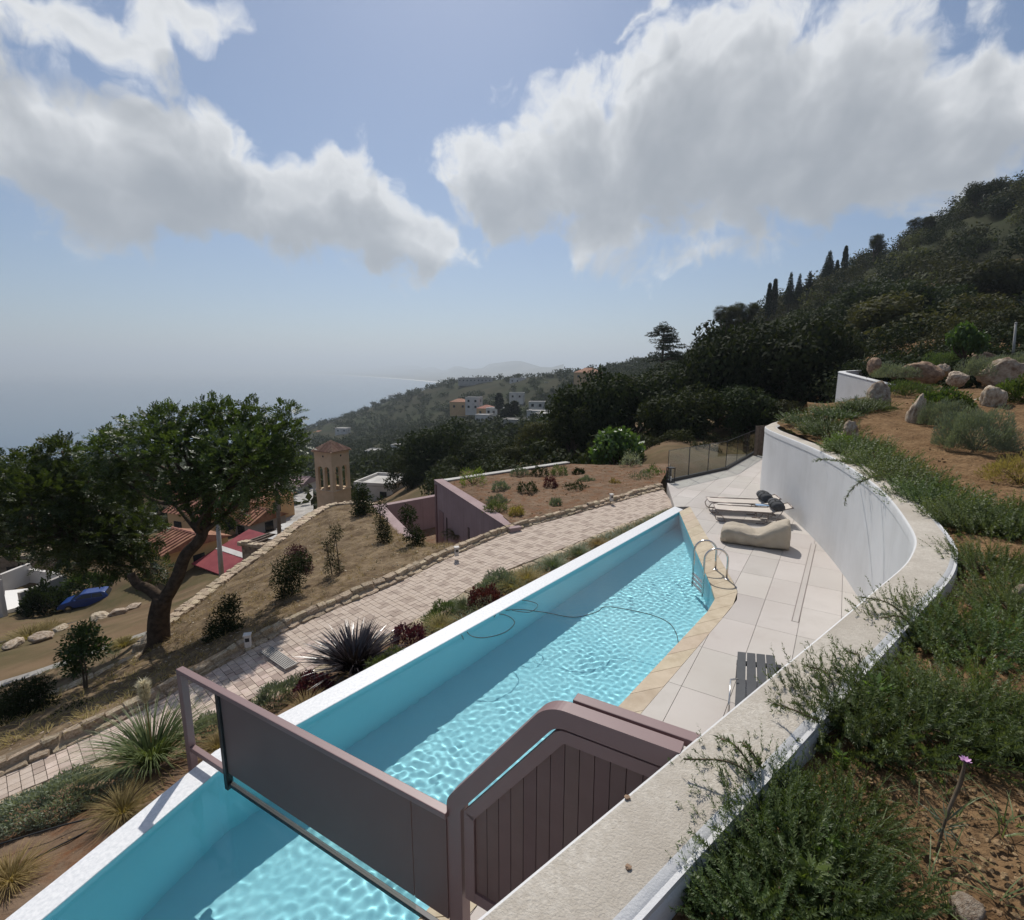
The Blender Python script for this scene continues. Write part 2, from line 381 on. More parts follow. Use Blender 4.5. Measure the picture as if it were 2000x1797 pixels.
M['steel'] = pm('stainless steel', (0.62, 0.60, 0.58), 0.22, (0.55, 0.53, 0.51), 9, metal=1.0)
M['bronze'] = pm('bronze frame', (0.26, 0.21, 0.19), 0.4, (0.30, 0.25, 0.22), 8, metal=0.6)
M['black'] = pm('black metal', (0.025, 0.025, 0.027), 0.45, (0.035, 0.035, 0.037), 8)
M['rubber'] = pm('black rubber', (0.02, 0.02, 0.02), 0.7, (0.03, 0.03, 0.03), 8)
M['sling'] = pm('sling fabric', (0.55, 0.49, 0.43), 0.85, (0.60, 0.54, 0.47), 60, 2, bump=0.2, bscale=300)
M['canvas'] = pm('taupe canvas', (0.40, 0.345, 0.27), 0.92, (0.46, 0.40, 0.315), 5, bump=0.9, bscale=8)
M['charcoal'] = pm('charcoal fabric', (0.05, 0.053, 0.058), 0.9, (0.075, 0.078, 0.083), 18, bump=0.3, bscale=60)
M['bluefab'] = pm('blue patterned cloth', (0.12, 0.24, 0.42), 0.85, (0.42, 0.52, 0.62), 35, 2)
M['slat_grey'] = pm('graphite slats', (0.05, 0.052, 0.056), 0.6, (0.062, 0.064, 0.068), 5, isl=-0.06)
M['soil'] = pm('ochre soil', (0.17, 0.10, 0.05), 0.97, (0.265, 0.17, 0.09), 3.0, 10, bump=1.2, bscale=30, spec=0.05, col3=(0.12, 0.072, 0.038), s3=11, pebble=True)
M['clod'] = pm('dry clod', (0.20, 0.125, 0.065), 0.97, (0.33, 0.23, 0.13), 6, 6, bump=0.6, bscale=60, spec=0.05, isl=0.3)
M['soil_red'] = pm('red brown soil', (0.15, 0.10, 0.066), 0.97, (0.22, 0.155, 0.105), 1.6, 10, bump=1.6, bscale=11, spec=0.05, col3=(0.17, 0.085, 0.045), s3=3.5, pebble=True)
M['soil_dry'] = pm('dry grass soil', (0.155, 0.112, 0.07), 0.97, (0.235, 0.175, 0.11), 1.3, 10, bump=1.8, bscale=9, spec=0.05, col3=(0.10, 0.068, 0.042), s3=2.2, pebble=True)
M['terrain'] = pm('hillside ground', (0.12, 0.08, 0.048), 0.97, (0.20, 0.14, 0.085), 0.35, 12, bump=1.0, bscale=5, spec=0.05, col3=(0.075, 0.07, 0.032), s3=0.16)
M['scrub'] = pm('scrub hillside', (0.026, 0.030, 0.016), 0.97, (0.052, 0.048, 0.028), 0.03, 12, spec=0.03, col3=(0.035, 0.045, 0.02), s3=0.012)
M['rock'] = pm('limestone rock', (0.40, 0.31, 0.22), 0.95, (0.56, 0.48, 0.38), 5, 10, bump=1.3, bscale=14, spec=0.1, coords='Object', col3=(0.20, 0.13, 0.085), s3=3.2, isl=-0.15)
M['rock_red'] = pm('reddish rock', (0.26, 0.17, 0.115), 0.95, (0.40, 0.29, 0.20), 4, 10, bump=1.3, bscale=12, spec=0.1, col3=(0.14, 0.085, 0.06), s3=3.0)
M['kerb'] = pm('kerb stone', (0.46, 0.36, 0.25), 0.92, (0.60, 0.51, 0.39), 9, 8, bump=1.0, bscale=28, spec=0.1, isl=-0.22, col3=(0.30, 0.21, 0.13), s3=6)
M['mortar'] = pm('mortar', (0.33, 0.24, 0.16), 0.97, (0.42, 0.33, 0.23), 8, bump=0.6, bscale=40)
M['paver'] = pm('pale pink paver', (0.50, 0.395, 0.325), 0.9, (0.57, 0.465, 0.395), 8, bump=0.35, bscale=70, isl=-0.13)
M['paver2'] = pm('brown paver', (0.385, 0.295, 0.245), 0.9, (0.44, 0.345, 0.29), 8, bump=0.35, bscale=70, isl=-0.13)
M['concrete'] = pm('concrete', (0.36, 0.34, 0.31), 0.92, (0.45, 0.43, 0.40), 2.0, bump=0.4, bscale=30, col3=(0.27, 0.25, 0.23), s3=0.8)
M['bark'] = pm('bark', (0.055, 0.04, 0.028), 0.95, (0.11, 0.08, 0.058), 9, 9, bump=1.4, bscale=22, spec=0.08)
M['twig'] = pm('twig', (0.11, 0.08, 0.05), 0.9, (0.17, 0.13, 0.09), 14)
M['wood'] = pm('weathered wood', (0.16, 0.12, 0.09), 0.85, (0.24, 0.19, 0.15), 6, bump=0.4, bscale=30)
M['redtile'] = pm('terracotta tile', (0.27, 0.12, 0.075), 0.88, (0.40, 0.20, 0.13), 2.0, 8, bump=0.3, bscale=20, isl=-0.15, col3=(0.20, 0.085, 0.05), s3=1.4)
M['towertile'] = pm('weathered brown tile', (0.21, 0.115, 0.08), 0.9, (0.34, 0.225, 0.165), 2.5, 8, bump=0.3, bscale=20, isl=-0.2)
M['crimson'] = pm('crimson roofing', (0.20, 0.032, 0.04), 0.8, (0.27, 0.055, 0.06), 1.2, 8)
M['peach'] = pm('peach render', (0.52, 0.33, 0.17), 0.92, (0.58, 0.385, 0.21), 0.8, 8, bump=0.2, bscale=20)
M['yellow'] = pm('ochre yellow render', (0.56, 0.39, 0.17), 0.92, (0.62, 0.44, 0.21), 0.8, 8)
M['tower'] = pm('peach tower render', (0.57, 0.43, 0.285), 0.92, (0.63, 0.48, 0.325), 0.9, 8, bump=0.2, bscale=18, col3=(0.50, 0.375, 0.245), s3=0.5)
M['housewhite'] = pm('white house render', (0.60, 0.57, 0.53), 0.92, (0.68, 0.65, 0.61), 0.5, 6, col3=(0.46, 0.42, 0.37), s3=0.25)
M['housegrey'] = pm('grey house render', (0.34, 0.31, 0.28), 0.92, (0.42, 0.39, 0.35), 0.4, 6)
M['flatroof'] = pm('flat roof screed', (0.44, 0.42, 0.385), 0.92, (0.58, 0.56, 0.52), 0.5, 8, col3=(0.30, 0.28, 0.26), s3=0.35)
M['stonewall'] = pm('rubble stone wall', (0.24, 0.18, 0.125), 0.95, (0.37, 0.30, 0.22), 3.0, 9, bump=1.3, bscale=6, col3=(0.14, 0.10, 0.07), s3=2.2)
M['glassdark'] = pm('dark window glass', (0.02, 0.023, 0.026), 0.12, (0.03, 0.032, 0.035), 2, spec=0.6)
M['shutter'] = pm('brown shutter', (0.10, 0.06, 0.04), 0.7, (0.13, 0.08, 0.055), 5)
M['carblue'] = pm('blue car paint', (0.010, 0.04, 0.18), 0.3, (0.012, 0.046, 0.20), 3, spec=0.6)
M['sand'] = pm('beach sand', (0.76, 0.73, 0.68), 0.95, (0.82, 0.79, 0.74), 0.002)
M['farland'] = pm('far coastal plain', (0.10, 0.10, 0.07), 0.97, (0.16, 0.15, 0.11), 0.0012, 8)
M['plume'] = pm('cream plume', (0.62, 0.54, 0.36), 0.95, (0.72, 0.65, 0.47), 30, isl=0.15)
M['pink'] = pm('pink petal', (0.60, 0.33, 0.55), 0.7, (0.70, 0.45, 0.66), 30)
M['carob'] = leafm('carob leaf', (0.030, 0.050, 0.015), (0.070, 0.105, 0.028), 0.32, 0.45, 0.35)
M['oak'] = leafm('evergreen leaf', (0.023, 0.032, 0.0135), (0.037, 0.049, 0.020), 0.2, 0.75, 0.1)
M['oak2'] = leafm('dull evergreen leaf', (0.038, 0.043, 0.020), (0.056, 0.060, 0.028), 0.2, 0.75, 0.1)
M['olive'] = leafm('olive yellow leaf', (0.064, 0.070, 0.030), (0.090, 0.092, 0.039), 0.25, 0.7, 0.12)
M['fig'] = leafm('bright leaf', (0.045, 0.085, 0.020), (0.10, 0.15, 0.04), 0.35, 0.42, 0.4)
M['conifer'] = leafm('conifer needle', (0.018, 0.028, 0.014), (0.038, 0.052, 0.024), 0.12, 0.6, 0.2)
M['rosemary'] = leafm('rosemary needle', (0.055, 0.085, 0.03), (0.14, 0.18, 0.07), 0.35, 0.5, 0.3)
M['lavender'] = leafm('grey green leaf', (0.13, 0.16, 0.115), (0.22, 0.25, 0.185), 0.22, 0.65, 0.2)
M['silver'] = leafm('silver leaf', (0.20, 0.23, 0.165), (0.34, 0.37, 0.28), 0.2, 0.65, 0.2)
M['reed'] = leafm('reed blade', (0.07, 0.105, 0.035), (0.15, 0.185, 0.075), 0.25, 0.5, 0.3)
M['straw'] = leafm('straw grass', (0.20, 0.15, 0.06), (0.33, 0.26, 0.11), 0.3, 0.65, 0.15)
M['darkblade'] = leafm('dark purple blade', (0.017, 0.012, 0.013), (0.04, 0.029, 0.03), 0.05, 0.3, 0.6)
M['burgundy'] = leafm('burgundy leaf', (0.055, 0.012, 0.018), (0.11, 0.03, 0.04), 0.2, 0.5, 0.3)
M['herb'] = leafm('fresh green leaf', (0.09, 0.15, 0.03), (0.17, 0.24, 0.06), 0.4, 0.5, 0.3)
def glass_mat(name, tint, refl):
    m = bpy.data.materials.new(name); m.use_nodes = True; nt = m.node_tree; nt.nodes.clear()
    o = N(nt, 'ShaderNodeOutputMaterial'); t = N(nt, 'ShaderNodeBsdfTransparent'); t.inputs[0].default_value = (*tint, 1)
    g = N(nt, 'ShaderNodeBsdfGlossy'); g.inputs['Roughness'].default_value = 0.02
    f = N(nt, 'ShaderNodeFresnel'); gb = N(nt, 'ShaderNodeNewGeometry')
    nt.links.new(mth(nt, 'MULTIPLY_ADD', gb.outputs['Backfacing'], 1/1.45-1.45, 1.45), f.inputs[0])
    x = N(nt, 'ShaderNodeMixShader'); nt.links.new(mth(nt, 'MULTIPLY', f.outputs[0], refl, clamp=True), x.inputs[0])
    nt.links.new(t.outputs[0], x.inputs[1]); nt.links.new(g.outputs[0], x.inputs[2]); nt.links.new(x.outputs[0], o.inputs[0]); return m
M['glass'] = glass_mat('fence glass', (0.90, 0.925, 0.91), 0.8)
M['carglass'] = glass_mat('car glass', (0.12, 0.14, 0.15), 1.6)
m = bpy.data.materials.new('pool water'); m.use_nodes = True; nt = m.node_tree; nt.nodes.clear()
o_ = N(nt, 'ShaderNodeOutputMaterial'); g_ = N(nt, 'ShaderNodeBsdfGlass', i_IOR=1.33, i_Roughness=0.0); nt.links.new(g_.outputs[0], o_.inputs[0]); M['water'] = m
M['sea'] = pm('sea water', (0.012, 0.05, 0.10), 0.16, (0.016, 0.06, 0.115), 0.0008, 5, bump=0.25, bscale=0.08, spec=0.5)
# ================================================================== SETTING
rng = np.random.default_rng(11); random.seed(4)
SX, SY = 0.6315, 0.7754
def S(s, n, z=0.0): return Vector((s*SX+n*SY, s*SY-n*SX, z))
def to_sn(x, y): return x*SX+y*SY, x*SY-y*SX
def ribbon(mb, A, B, z0=None, mi=0):
    """solid strip between two polylines of equal length (their own z on top), down to z0"""
    n = len(A)
    for i in range(n-1):
        a, b, c, d = A[i], A[i+1], B[i+1], B[i]
        mb.add([(*a[:2], z0), (*b[:2], z0), (*c[:2], z0), (*d[:2], z0), tuple(a), tuple(b), tuple(c), tuple(d)],
               [(4, 7, 6, 5), (0, 4, 5, 1), (2, 6, 7, 3)]+([(0, 3, 7, 4)] if i == 0 else [])+([(1, 5, 6, 2)] if i == n-2 else []), mi)
    return mb

# ---- hillside terrain: heights given at surveyed points, joined smoothly in (azimuth, log distance)
ctl = []
def C(p, dz=0.0): ctl.append((p[0], p[1], p[2]+dz))
for s in (2, 6, 10, 14, 18):
    for n_, z in ((-4, -3.4), (-8, -3.6)): C(S(s, n_, z))
for p in ((-2.5, 19.5, -5.4), (-4.2, 21, -5.4), (-3, 23.5, -5.6), (-1, 21, -4.5), (3, 22, -4), (1, 26, -4)): C(p)
for p in ((3, 7, -2.5), (7, 10, -2.0), (8, 16, -2.5), (6, 3, 0.5), (9, 6, 1.0), (13, 9, 1.4)): C(p)
FK = [(800,1075,-1.75),(725,988,-2.2),(695,984,-2.4),(650,989,-2.6),(628,1000,-2.7),(590,1025,-2.75),(542,1064,-2.8),(450,1131,-2.8),(345,1215,-2.7),(290,1262,-2.6)]
for p in FK: C(on(*p), -0.55)
KB = [(310,1256,-2.6),(200,1310,-2.85),(60,1372,-3.05),(-100,1440,-3.15),(-350,1540,-3.25)]
for p in KB: C(on(*p), -0.35)
PA = [(312,1224,-3.25),(200,1262,-3.4),(80,1305,-3.5),(0,1330,-3.55),(-200,1392,-3.6),(-400,1450,-3.7)]
for p in PA: C(on(*p), -0.12)
for p in ((0,1262,-6),(120,1228,-7.6),(260,1190,-8),(165,1192,-13.2),(40,1200,-13.0),(-150,1210,-12.8),(330,1150,-12),(470,1120,-10.5),(560,1085,-10.5)): C(on(*p))
for p in ((640,1035,50),(540,1040,46),(400,1100,38),(250,1120,38),(100,1120,42),(-100,1110,45),(-400,1150,40),(720,1010,42),(800,985,42),(850,965,40),
          (200,1010,75),(0,1000,80),(450,985,80),(-300,1000,80),(640,960,95),(760,925,95),(900,905,60),(960,890,80),(700,900,190),(640,880,300),(760,880,230),(850,850,260),
          (100,940,190),(-200,960,170),(350,930,220),(900,840,220),(960,830,210),(1040,825,200),(1000,850,120),(1080,850,110),(960,800,330),(1060,795,300),(880,800,420),
          (760,830,470),(1150,735,380),(1250,712,330),(1380,690,420),(1150,790,150),(1250,760,150),(1100,915,36),(950,945,36),(1000,880,70),(1180,850,70),
          (1302,922,23),(1380,895,27),(1450,872,31),(1420,838,36),(1300,850,40),(1200,870,42),(1530,800,42),(1600,740,50),(1350,790,70),(1450,740,90),
          (1700,700,40),(1850,700,32),(2000,690,30),(2300,680,26),(1650,688,72),(1800,655,68),(2000,632,63),(2300,610,55),(1560,668,100)): C(at(*p))
for p in ((700,806,760),(800,769,660),(880,750,560),(1000,743,480),(1080,733,430)): C(at(*p))
for p in ((1500,622,140),(1610,562,145),(1700,518,140),(1800,468,135),(1920,402,128),(2000,378,120),(2150,330,115),(2500,300,105)): C(at(*p))
for p in ((1500,680,260),(1700,620,260),(1900,560,240),(2200,500,220),(1400,715,700),(1250,760,700),(1100,790,800)): C(at(*p))
for px, py in ((605,850),(300,880),(0,905),(-400,930)): C(on(px, py, -121))
for px, py in ((740,800),(870,775),(1000,768)): C(on(px, py, -150))
for px, py in ((605,815),(300,835),(0,850),(-400,870)): C(on(px, py, -170))
for p in ((1400,700,1500),(1800,660,1500)): C(at(*p))
ctl = np.array(ctl)
def _q(x, y):
    r = np.hypot(x, y); return np.stack([np.arctan2(x, y)*2.2, np.log(r)], -1), r
_K, _R = _q(ctl[:, 0], ctl[:, 1]); _T = (ctl[:, 2]-EYE)/_R
def _phi(d2): return np.where(d2 > 1e-12, 0.5*d2*np.log(np.maximum(d2, 1e-12)), 0.0)
_n = len(_K); _A = np.zeros((_n+3, _n+3)); _A[:_n, :_n] = _phi(((_K[:, None]-_K[None])**2).sum(-1))+np.eye(_n)*2e-3
_A[:_n, _n] = 1; _A[:_n, _n+1:] = _K; _A[_n, :_n] = 1; _A[_n+1:, :_n] = _K.T
_W = np.linalg.solve(_A, np.concatenate([_T, np.zeros(3)]))
def ground(x, y):
    x = np.atleast_1d(np.asarray(x, float)); y = np.atleast_1d(np.asarray(y, float)); q, r = _q(x.ravel(), y.ravel())
    out = np.empty(len(q))
    for i in range(0, len(q), 20000):
        qq = q[i:i+20000]; out[i:i+20000] = _phi(((qq[:, None]-_K[None])**2).sum(-1)) @ _W[:_n]+_W[_n]+qq @ _W[_n+1:]
    return (EYE+out*r).reshape(x.shape)
def gz(x, y): return float(ground(x, y)[0])
def terrain(name, a0, a1, r0, r1, na, nr, mat, amp):
    A = np.linspace(rad(a0), rad(a1), na); Rr = np.exp(np.linspace(math.log(r0), math.log(r1), nr))
    AA, RR = np.meshgrid(A, Rr); X = RR*np.sin(AA); Y = RR*np.cos(AA); Z = ground(X, Y)
    Z = Z+fbm(X, Y, 0.35, 4)*amp*np.minimum(1.0, RR/30)
    return tag(link(name, grid_mesh(name, np.stack([X, Y, Z], -1)), mat), kind='structure')
terrain('hillside', -68, 68, 6.5, 120, 250, 180, M['terrain'], 0.35)
t_ = terrain('coastal_slope', -60, 60, 119, 1500, 200, 120, M['scrub'], 2.0); t_.location.z = -0.3

# ---- sea, bay, far coast
sea = MB(); K_ = 96
for ring in range(2):
    pass
rr = [200, 900, 3000, 9000, 20000, 42000]
vs = [(0, 0, -120)]+[(r*cos(2*pi*j/K_), r*sin(2*pi*j/K_), -120) for r in rr for j in range(K_)]
fs = [(0, 1+j, 1+(j+1) % K_) for j in range(K_)]+[(1+i*K_+j, 1+(i+1)*K_+j, 1+(i+1)*K_+(j+1) % K_, 1+i*K_+(j+1) % K_) for i in range(len(rr)-1) for j in range(K_)]
tag(sea.add(vs, fs).build('sea', M['sea']), kind='structure')
coast = [on(px, py, -118.6) for px, py in ((330,725.2),(430,726),(520,727.5),(610,730),(700,734.5),(780,740),(840,745.5),(880,750),(930,757),(1000,765),(1100,775))]
coast = [Vector(p) for p in catmull([tuple(p) for p in coast], 5)]
sand = [p*1.0+Vector((p.x, p.y, 0))*0.055 for p in coast]; land = [p+Vector((p.x, p.y, 0))*0.5 for p in coast]
for p in sand: p.z = -117.5
mb = MB(); n = len(coast)
mb.add([tuple(p) for p in coast]+[tuple(p) for p in sand], [(i, i+1, n+i+1, n+i) for i in range(n-1)])
tag(mb.build('beach', M['sand']), kind='structure')
mb = MB()
P = np.zeros((14, n, 3))
for j in range(14):
    f = j/13
    for i in range(n):
        b = sand[i]; k = 1+f*1.6
        P[j, i] = (b.x*k, b.y*k, -117.5+110*f**1.5*(0.6+1.2*vnoise(i*0.21, j*0.4))+(330*max(0, f-0.45)*(0.6+1.3*vnoise(i*0.33+5, j*0.6))))
tag(link('coastal_plain', grid_mesh('coastal_plain', P), M['farland']), kind='structure')

# ---- curved white retaining wall along the terrace
WIN = catmull([(-3.0,-0.76),(-0.15,1.6),(1.5,2.96),(3.23,4.39),(4.45,5.45),(5.3,6.6),(6.63,9.25),(7.81,12.85),(8.82,17.56),(9.6,19.1),(10.9,20.6),(13.0,21.9)], 10)
WTOP = 2.25
WTH = 0.41
WOUT = offset2d(WIN, WTH)
wall = thing('retaining_wall', 'long curved white rendered retaining wall with broad beige top', 'wall')
mb = MB(); i3 = lambda L, z: [(p[0], p[1], z) for p in L]
ribbon(mb, i3(offset2d(WIN, 0.012), WTOP-0.022), i3(offset2d(WIN, WTH-0.012), WTOP-0.022), -0.3); mb.build('wall_body', M['stucco_white'], wall)
# cap with eased edges: section swept along the wall
prof = [(0.0, -0.16), (0.0, -0.028), (0.006, -0.01), (0.022, 0.0), (WTH-0.10, 0.0), (WTH-0.075, -0.003), (WTH-0.05, -0.012), (WTH-0.03, -0.026), (WTH-0.013, -0.047), (WTH-0.003, -0.075), (WTH, -0.11), (WTH, -0.30)]
capP = np.zeros((len(prof), len(WIN), 3))
for k, (d, z) in enumerate(prof):
    L = offset2d(WIN, d)
    capP[k, :, 0] = L[:, 0]; capP[k, :, 1] = L[:, 1]; capP[k, :, 2] = WTOP+z
def strip_mesh(a, b, nm, mat):
    return link(nm, grid_mesh(nm, capP[a:b].transpose(0, 1, 2)), mat, wall)
strip_mesh(0, 4, 'inner_edge', M['stucco_white']); strip_mesh(3, 6, 'coping', M['stucco_cap']); strip_mesh(5, 12, 'outer_edge', M['stucco_white'])
# second white wall farther up the garden
w2 = thing('garden_wall', 'short white garden wall at the far end of the rockery', 'wall')
a, b = at(1632,726,28), at(1735,752,22.5); e = at(1700,722,31)
A_ = resample([e, a, b], 13); Bn = offset2d(A_, -0.3)
mb = MB(); ribbon(mb, [tuple(p) for p in A_], [tuple(p) for p in Bn], 1.6); mb.build('wall_body', M['stucco_white'], w2)
mb = MB(); ribbon(mb, [(p[0], p[1], p[2]+0.03) for p in offset2d(A_, 0.02)], [(p[0], p[1], p[2]+0.03) for p in offset2d(A_, -0.32)], 2.2)
for i, v in enumerate(mb.v):
    if v[2] == 2.2:
        j = i//8; k = i % 8; src = A_[j] if k in (0, 3) else A_[j+1]; mb.v[i] = (v[0], v[1], src[2]+0.002)
mb.build('coping', M['stucco_white'], w2)

# ---- rockery ground behind the wall
def dist_wall(x, y):
    P_ = WOUT[::2, :2]; d = np.sqrt(((np.stack([x, y], -1)[..., None, :]-P_)**2).sum(-1)); return d.min(-1)
def rockery(x, y):
    e = dist_wall(x, y)
    return WTOP-0.17+0.085*np.minimum(e, 9)+np.maximum(0, y-9.5)*0.105*np.clip(e/2.0, 0.35, 1)
def rz_(x, y): return float(rockery(np.array([x]), np.array([y]))[0])
us = np.concatenate([np.linspace(0, 2.2, 60), np.linspace(2.25, 16, 70)])
t_ = np.gradient(WOUT, axis=0); t_ /= np.linalg.norm(t_, axis=1)[:, None]
idx = np.linspace(0, len(WOUT)-1, 330); base = np.stack([np.interp(idx, np.arange(len(WOUT)), WOUT[:, k]) for k in (0, 1)], -1)
dirn = np.array([0.80, -0.35]); dirn /= np.linalg.norm(dirn)
GX = base[None, :, 0]-0.05*SY+us[:, None]*dirn[0]; GY = base[None, :, 1]+us[:, None]*dirn[1]
GZ = rockery(GX, GY)+fbm(GX, GY, 1.2, 3)*0.10*np.minimum(1, us[:, None]*2)+fbm(GX, GY, 9.0, 3)*0.035
tag(link('rockery_ground', grid_mesh('rockery_ground', np.stack([GX, GY, GZ], -1)), M['soil']), kind='structure')
# ground carrying on behind, up to the trees
us2 = np.linspace(0, 26, 60); far = np.linspace(0, 1, 50)
e0 = np.array([13.0, 21.9]); e1 = e0+dirn*16
FX = e0[0]+(e1[0]-e0[0])*far[None]+us2[:, None]*0.45-0.6; FY = e0[1]+(e1[1]-e0[1])*far[None]+us2[:, None]*0.9-0.6
ez = rockery(e0[0]+(e1[0]-e0[0])*far, e0[1]+(e1[1]-e0[1])*far)[None]
k = np.clip(us2[:, None]/14, 0, 1); FZ = (rockery(FX, FY)-np.maximum(0, us2[:, None]-5)*0.12)*(1-k)+ (ground(FX, FY)+0.2)*k+fbm(FX, FY, 1.2, 3)*0.1-0.02
tag(link('rockery_slope', grid_mesh('rockery_slope', np.stack([FX, FY, FZ], -1)), M['soil']), kind='structure')

# ---- swimming pool
WZ = -0.05; PD = -1.28
NL, NR_ = -5.59, -2.70
LEDGE = [(15.5, 0.0), (2.6, 0.0), (1.75, 0.04), (0.25, 0.58), (-2.2, 1.42)]      # the near end of the pool narrows beyond the screen
def ledge(s): return np.interp(s, [p[0] for p in LEDGE[::-1]], [p[1] for p in LEDGE[::-1]])
inner = [(-4.0, NR_), (2.0, NR_), (9.0, NR_), (9.32, -2.72), (9.62, -2.80), (9.95, -2.97), (10.4, -3.21), (14.95, -5.59)]
outer = [(-4.0, -2.41), (2.0, -2.41), (9.2, -2.41), (9.72, -2.43), (10.12, -2.53), (10.5, -2.71), (10.9, -2.93), (15.75, -5.55)]
pool = thing('swimming_pool', 'long turquoise infinity pool with pointed far end beside the terrace', 'pool')
poly = [S(s, n_) for s, n_ in inner[1:]]+[S(s, NL+float(ledge(s))) for s in (2.6, 1.75, 0.25, -2.0)]+[S(-2.0, NR_)]
poly[6] = S(14.95, NL)
mb = MB(); n = len(poly); k_ = 5
tops = [(p.x, p.y, -0.006) for p in poly]; bots = [(p.x, p.y, PD) for p in poly]
mb.add(tops+bots, [(i, n+i, n+(i+1) % n, (i+1) % n) for i in range(n)]+[tuple(range(n, 2*n))[::-1]])
for i, f in enumerate(mb.f): mb.f[i] = f[::-1]
ba = mb.build('basin', M['pool'], pool); ba.cycles.is_caustics_receiver = True
# water with real ripples
ds = 0.0158
sg = np.arange(-1.2, 15.0, ds); ng = np.arange(NL-0.03, NR_+0.03, ds)
NG, SG = np.meshgrid(ng, sg); X = SG*SX+NG*SY; Y = SG*SY-NG*SX; Z = np.zeros_like(X)
wr = np.random.default_rng(3)
for q in range(40):
    l = wr.uniform(0.064, 0.155); a = wr.uniform(0, 2*pi); Z += 0.0060*l**2*np.sin((X*cos(a)+Y*sin(a))*2*pi/l+wr.uniform(0, 6.3))
Z *= 0.75+0.9*vnoise(X, Y, 0.8)
endn = np.interp(SG, [9.0, 9.32, 9.62, 9.95, 10.4, 14.95], [NR_, -2.72, -2.80, -2.97, -3.21, -5.59])
msk = ((NG < endn+0.05) & (NG > NL+ledge(SG)-0.04))[:-1, :-1]
wat = link('water', grid_mesh('water', np.stack([X, Y, Z+WZ], -1), msk), M['water'], pool); wat.cycles.is_caustics_caster = True
sl = (15.3, 2.6, 1.75, .25, -2.2); mb = MB(); ribbon(mb, [tuple(S(s, NL-.006+float(ledge(s)))) for s in sl], [tuple(S(s+(.12 if s < 2 else .2 if s > 15 else 0), NL-.36+float(ledge(s))+(.02 if s < 1 else 0))) for s in sl], -1.6); bevel(mb.build('overflow_edge', M['mosaic'], pool), 0.012, 2)
# limestone coping, stone by stone
ci = resample([tuple(S(*p)) for p in inner], 33); co = resample([tuple(S(*p)) for p in outer], 33)
for i in range(32):
    a, b, c, d = ci[i], ci[i+1], co[i+1], co[i]; g = 0.0025
    q = [Vector(a[:2]), Vector(b[:2]), Vector(c[:2]), Vector(d[:2])]; cc = sum(q, Vector((0, 0)))/4
    q = [cc+(p-cc)*(1-g/(p-cc).length*2) for p in q]
    MB().prism([tuple(p) for p in q], -0.05, 0.004).build('coping_stone', M['beige_stone'], pool)

# ---- terrace deck with large tiles
deckp = [S(*p) for p in outer]
dk = [(p.x, p.y) for p in deckp]+[(5.15,15.72),(5.96,19.22),(9.25,21.75),(12.42,25.9),(13.2,22.3)]+[tuple(p) for p in offset2d(WIN, 0.15)[::-1][6::6]]
deck = thing('terrace', None, None); tag(deck, kind='structure')
MB().prism(dk, -1.4, -0.022).build('screed', M['grout'], deck)
th = atan2(SY, SX)+rad(6.3); ux, uy = Vector((cos(th), sin(th))), Vector((sin(th), -cos(th)))
o0 = Vector((4.8, 9.09)); gap = 0.0035
for i in range(-13, 18):
    for j in range(-16, 13):
        A0 = o0+ux*(i*1.2)+uy*(j*0.61)
        r_ = [A0+ux*gap+uy*gap, A0+ux*(1.2-gap)+uy*gap, A0+ux*(1.2-gap)+uy*(0.61-gap), A0+ux*gap+uy*(0.61-gap)]
        pc = clip(dk, [tuple(p) for p in r_])
        if area(pc) > 0.004:
            MB().prism(pc, -0.02, random.uniform(-0.0008, 0.0008)).build('tile', M['tile'], deck)
# ---- lower garden: path, planting bed, bank
PL = [(1317,987,-.2),(1212,1023,-.3),(1086,1070,-.42),(953,1123,-.55),(840,1192,-.65),(730,1245,-.74),(620,1298,-.82),(480,1365,-.9),(245,1459,-1.0),(0,1561,-1.05),(-300,1690,-1.1)]
PU = [(1295,955,-.2),(1195,985,-.3),(1100,1013,-.42),(1000,1043,-.55),(892,1086,-.65),(759,1150,-.74),(645,1197,-.82),(506,1262,-.9),(245,1405,-1.0),(0,1518,-1.05),(-300,1650,-1.1)]
PK = [(1290,940),(1195,969),(1100,997),(1000,1025),(892,1064),(759,1121),(645,1168),(506,1231),(245,1366),(0,1471),(-300,1600)]
pl = resample(catmull([tuple(on(*p)) for p in PL], 6), 120); pu = resample(catmull([tuple(on(*p)) for p in PU], 6), 120)
pk = resample(catmull([tuple(on(a[0], a[1], b[2]+0.20)) for a, b in zip(PK, PU)], 6), 120)
ps = np.array([to_sn(*p[:2])[0] for p in (pl+pu)/2]); pz = ((pl+pu)/2)[:, 2]; ps_order = np.argsort(ps); ps = ps[ps_order]; pz = pz[ps_order]
def path_z(x, y): return float(np.interp(to_sn(x, y)[0], ps, pz))
for L_, dz in ((pl, 0), (pu, 0), (pk, .2)):
    for p in L_: p[2] = path_z(p[0], p[1])+dz
path = thing('footpath', None, None); tag(path, kind='structure')
mb = MB(); ribbon(mb, [(p[0], p[1], p[2]-0.022) for p in pl], [(p[0], p[1], p[2]-0.022) for p in pu], -2.2); mb.build('path_bed', M['mortar'], path)
pp = [tuple(p[:2]) for p in pl[:-1]]+[tuple(p[:2]) for p in pu[:-1][::-1]]
pth = atan2(SY, SX)+rad(-4); pu1, pu2 = Vector((cos(pth), sin(pth))), Vector((sin(pth), -cos(pth)))
cells = []; CS = 0.125
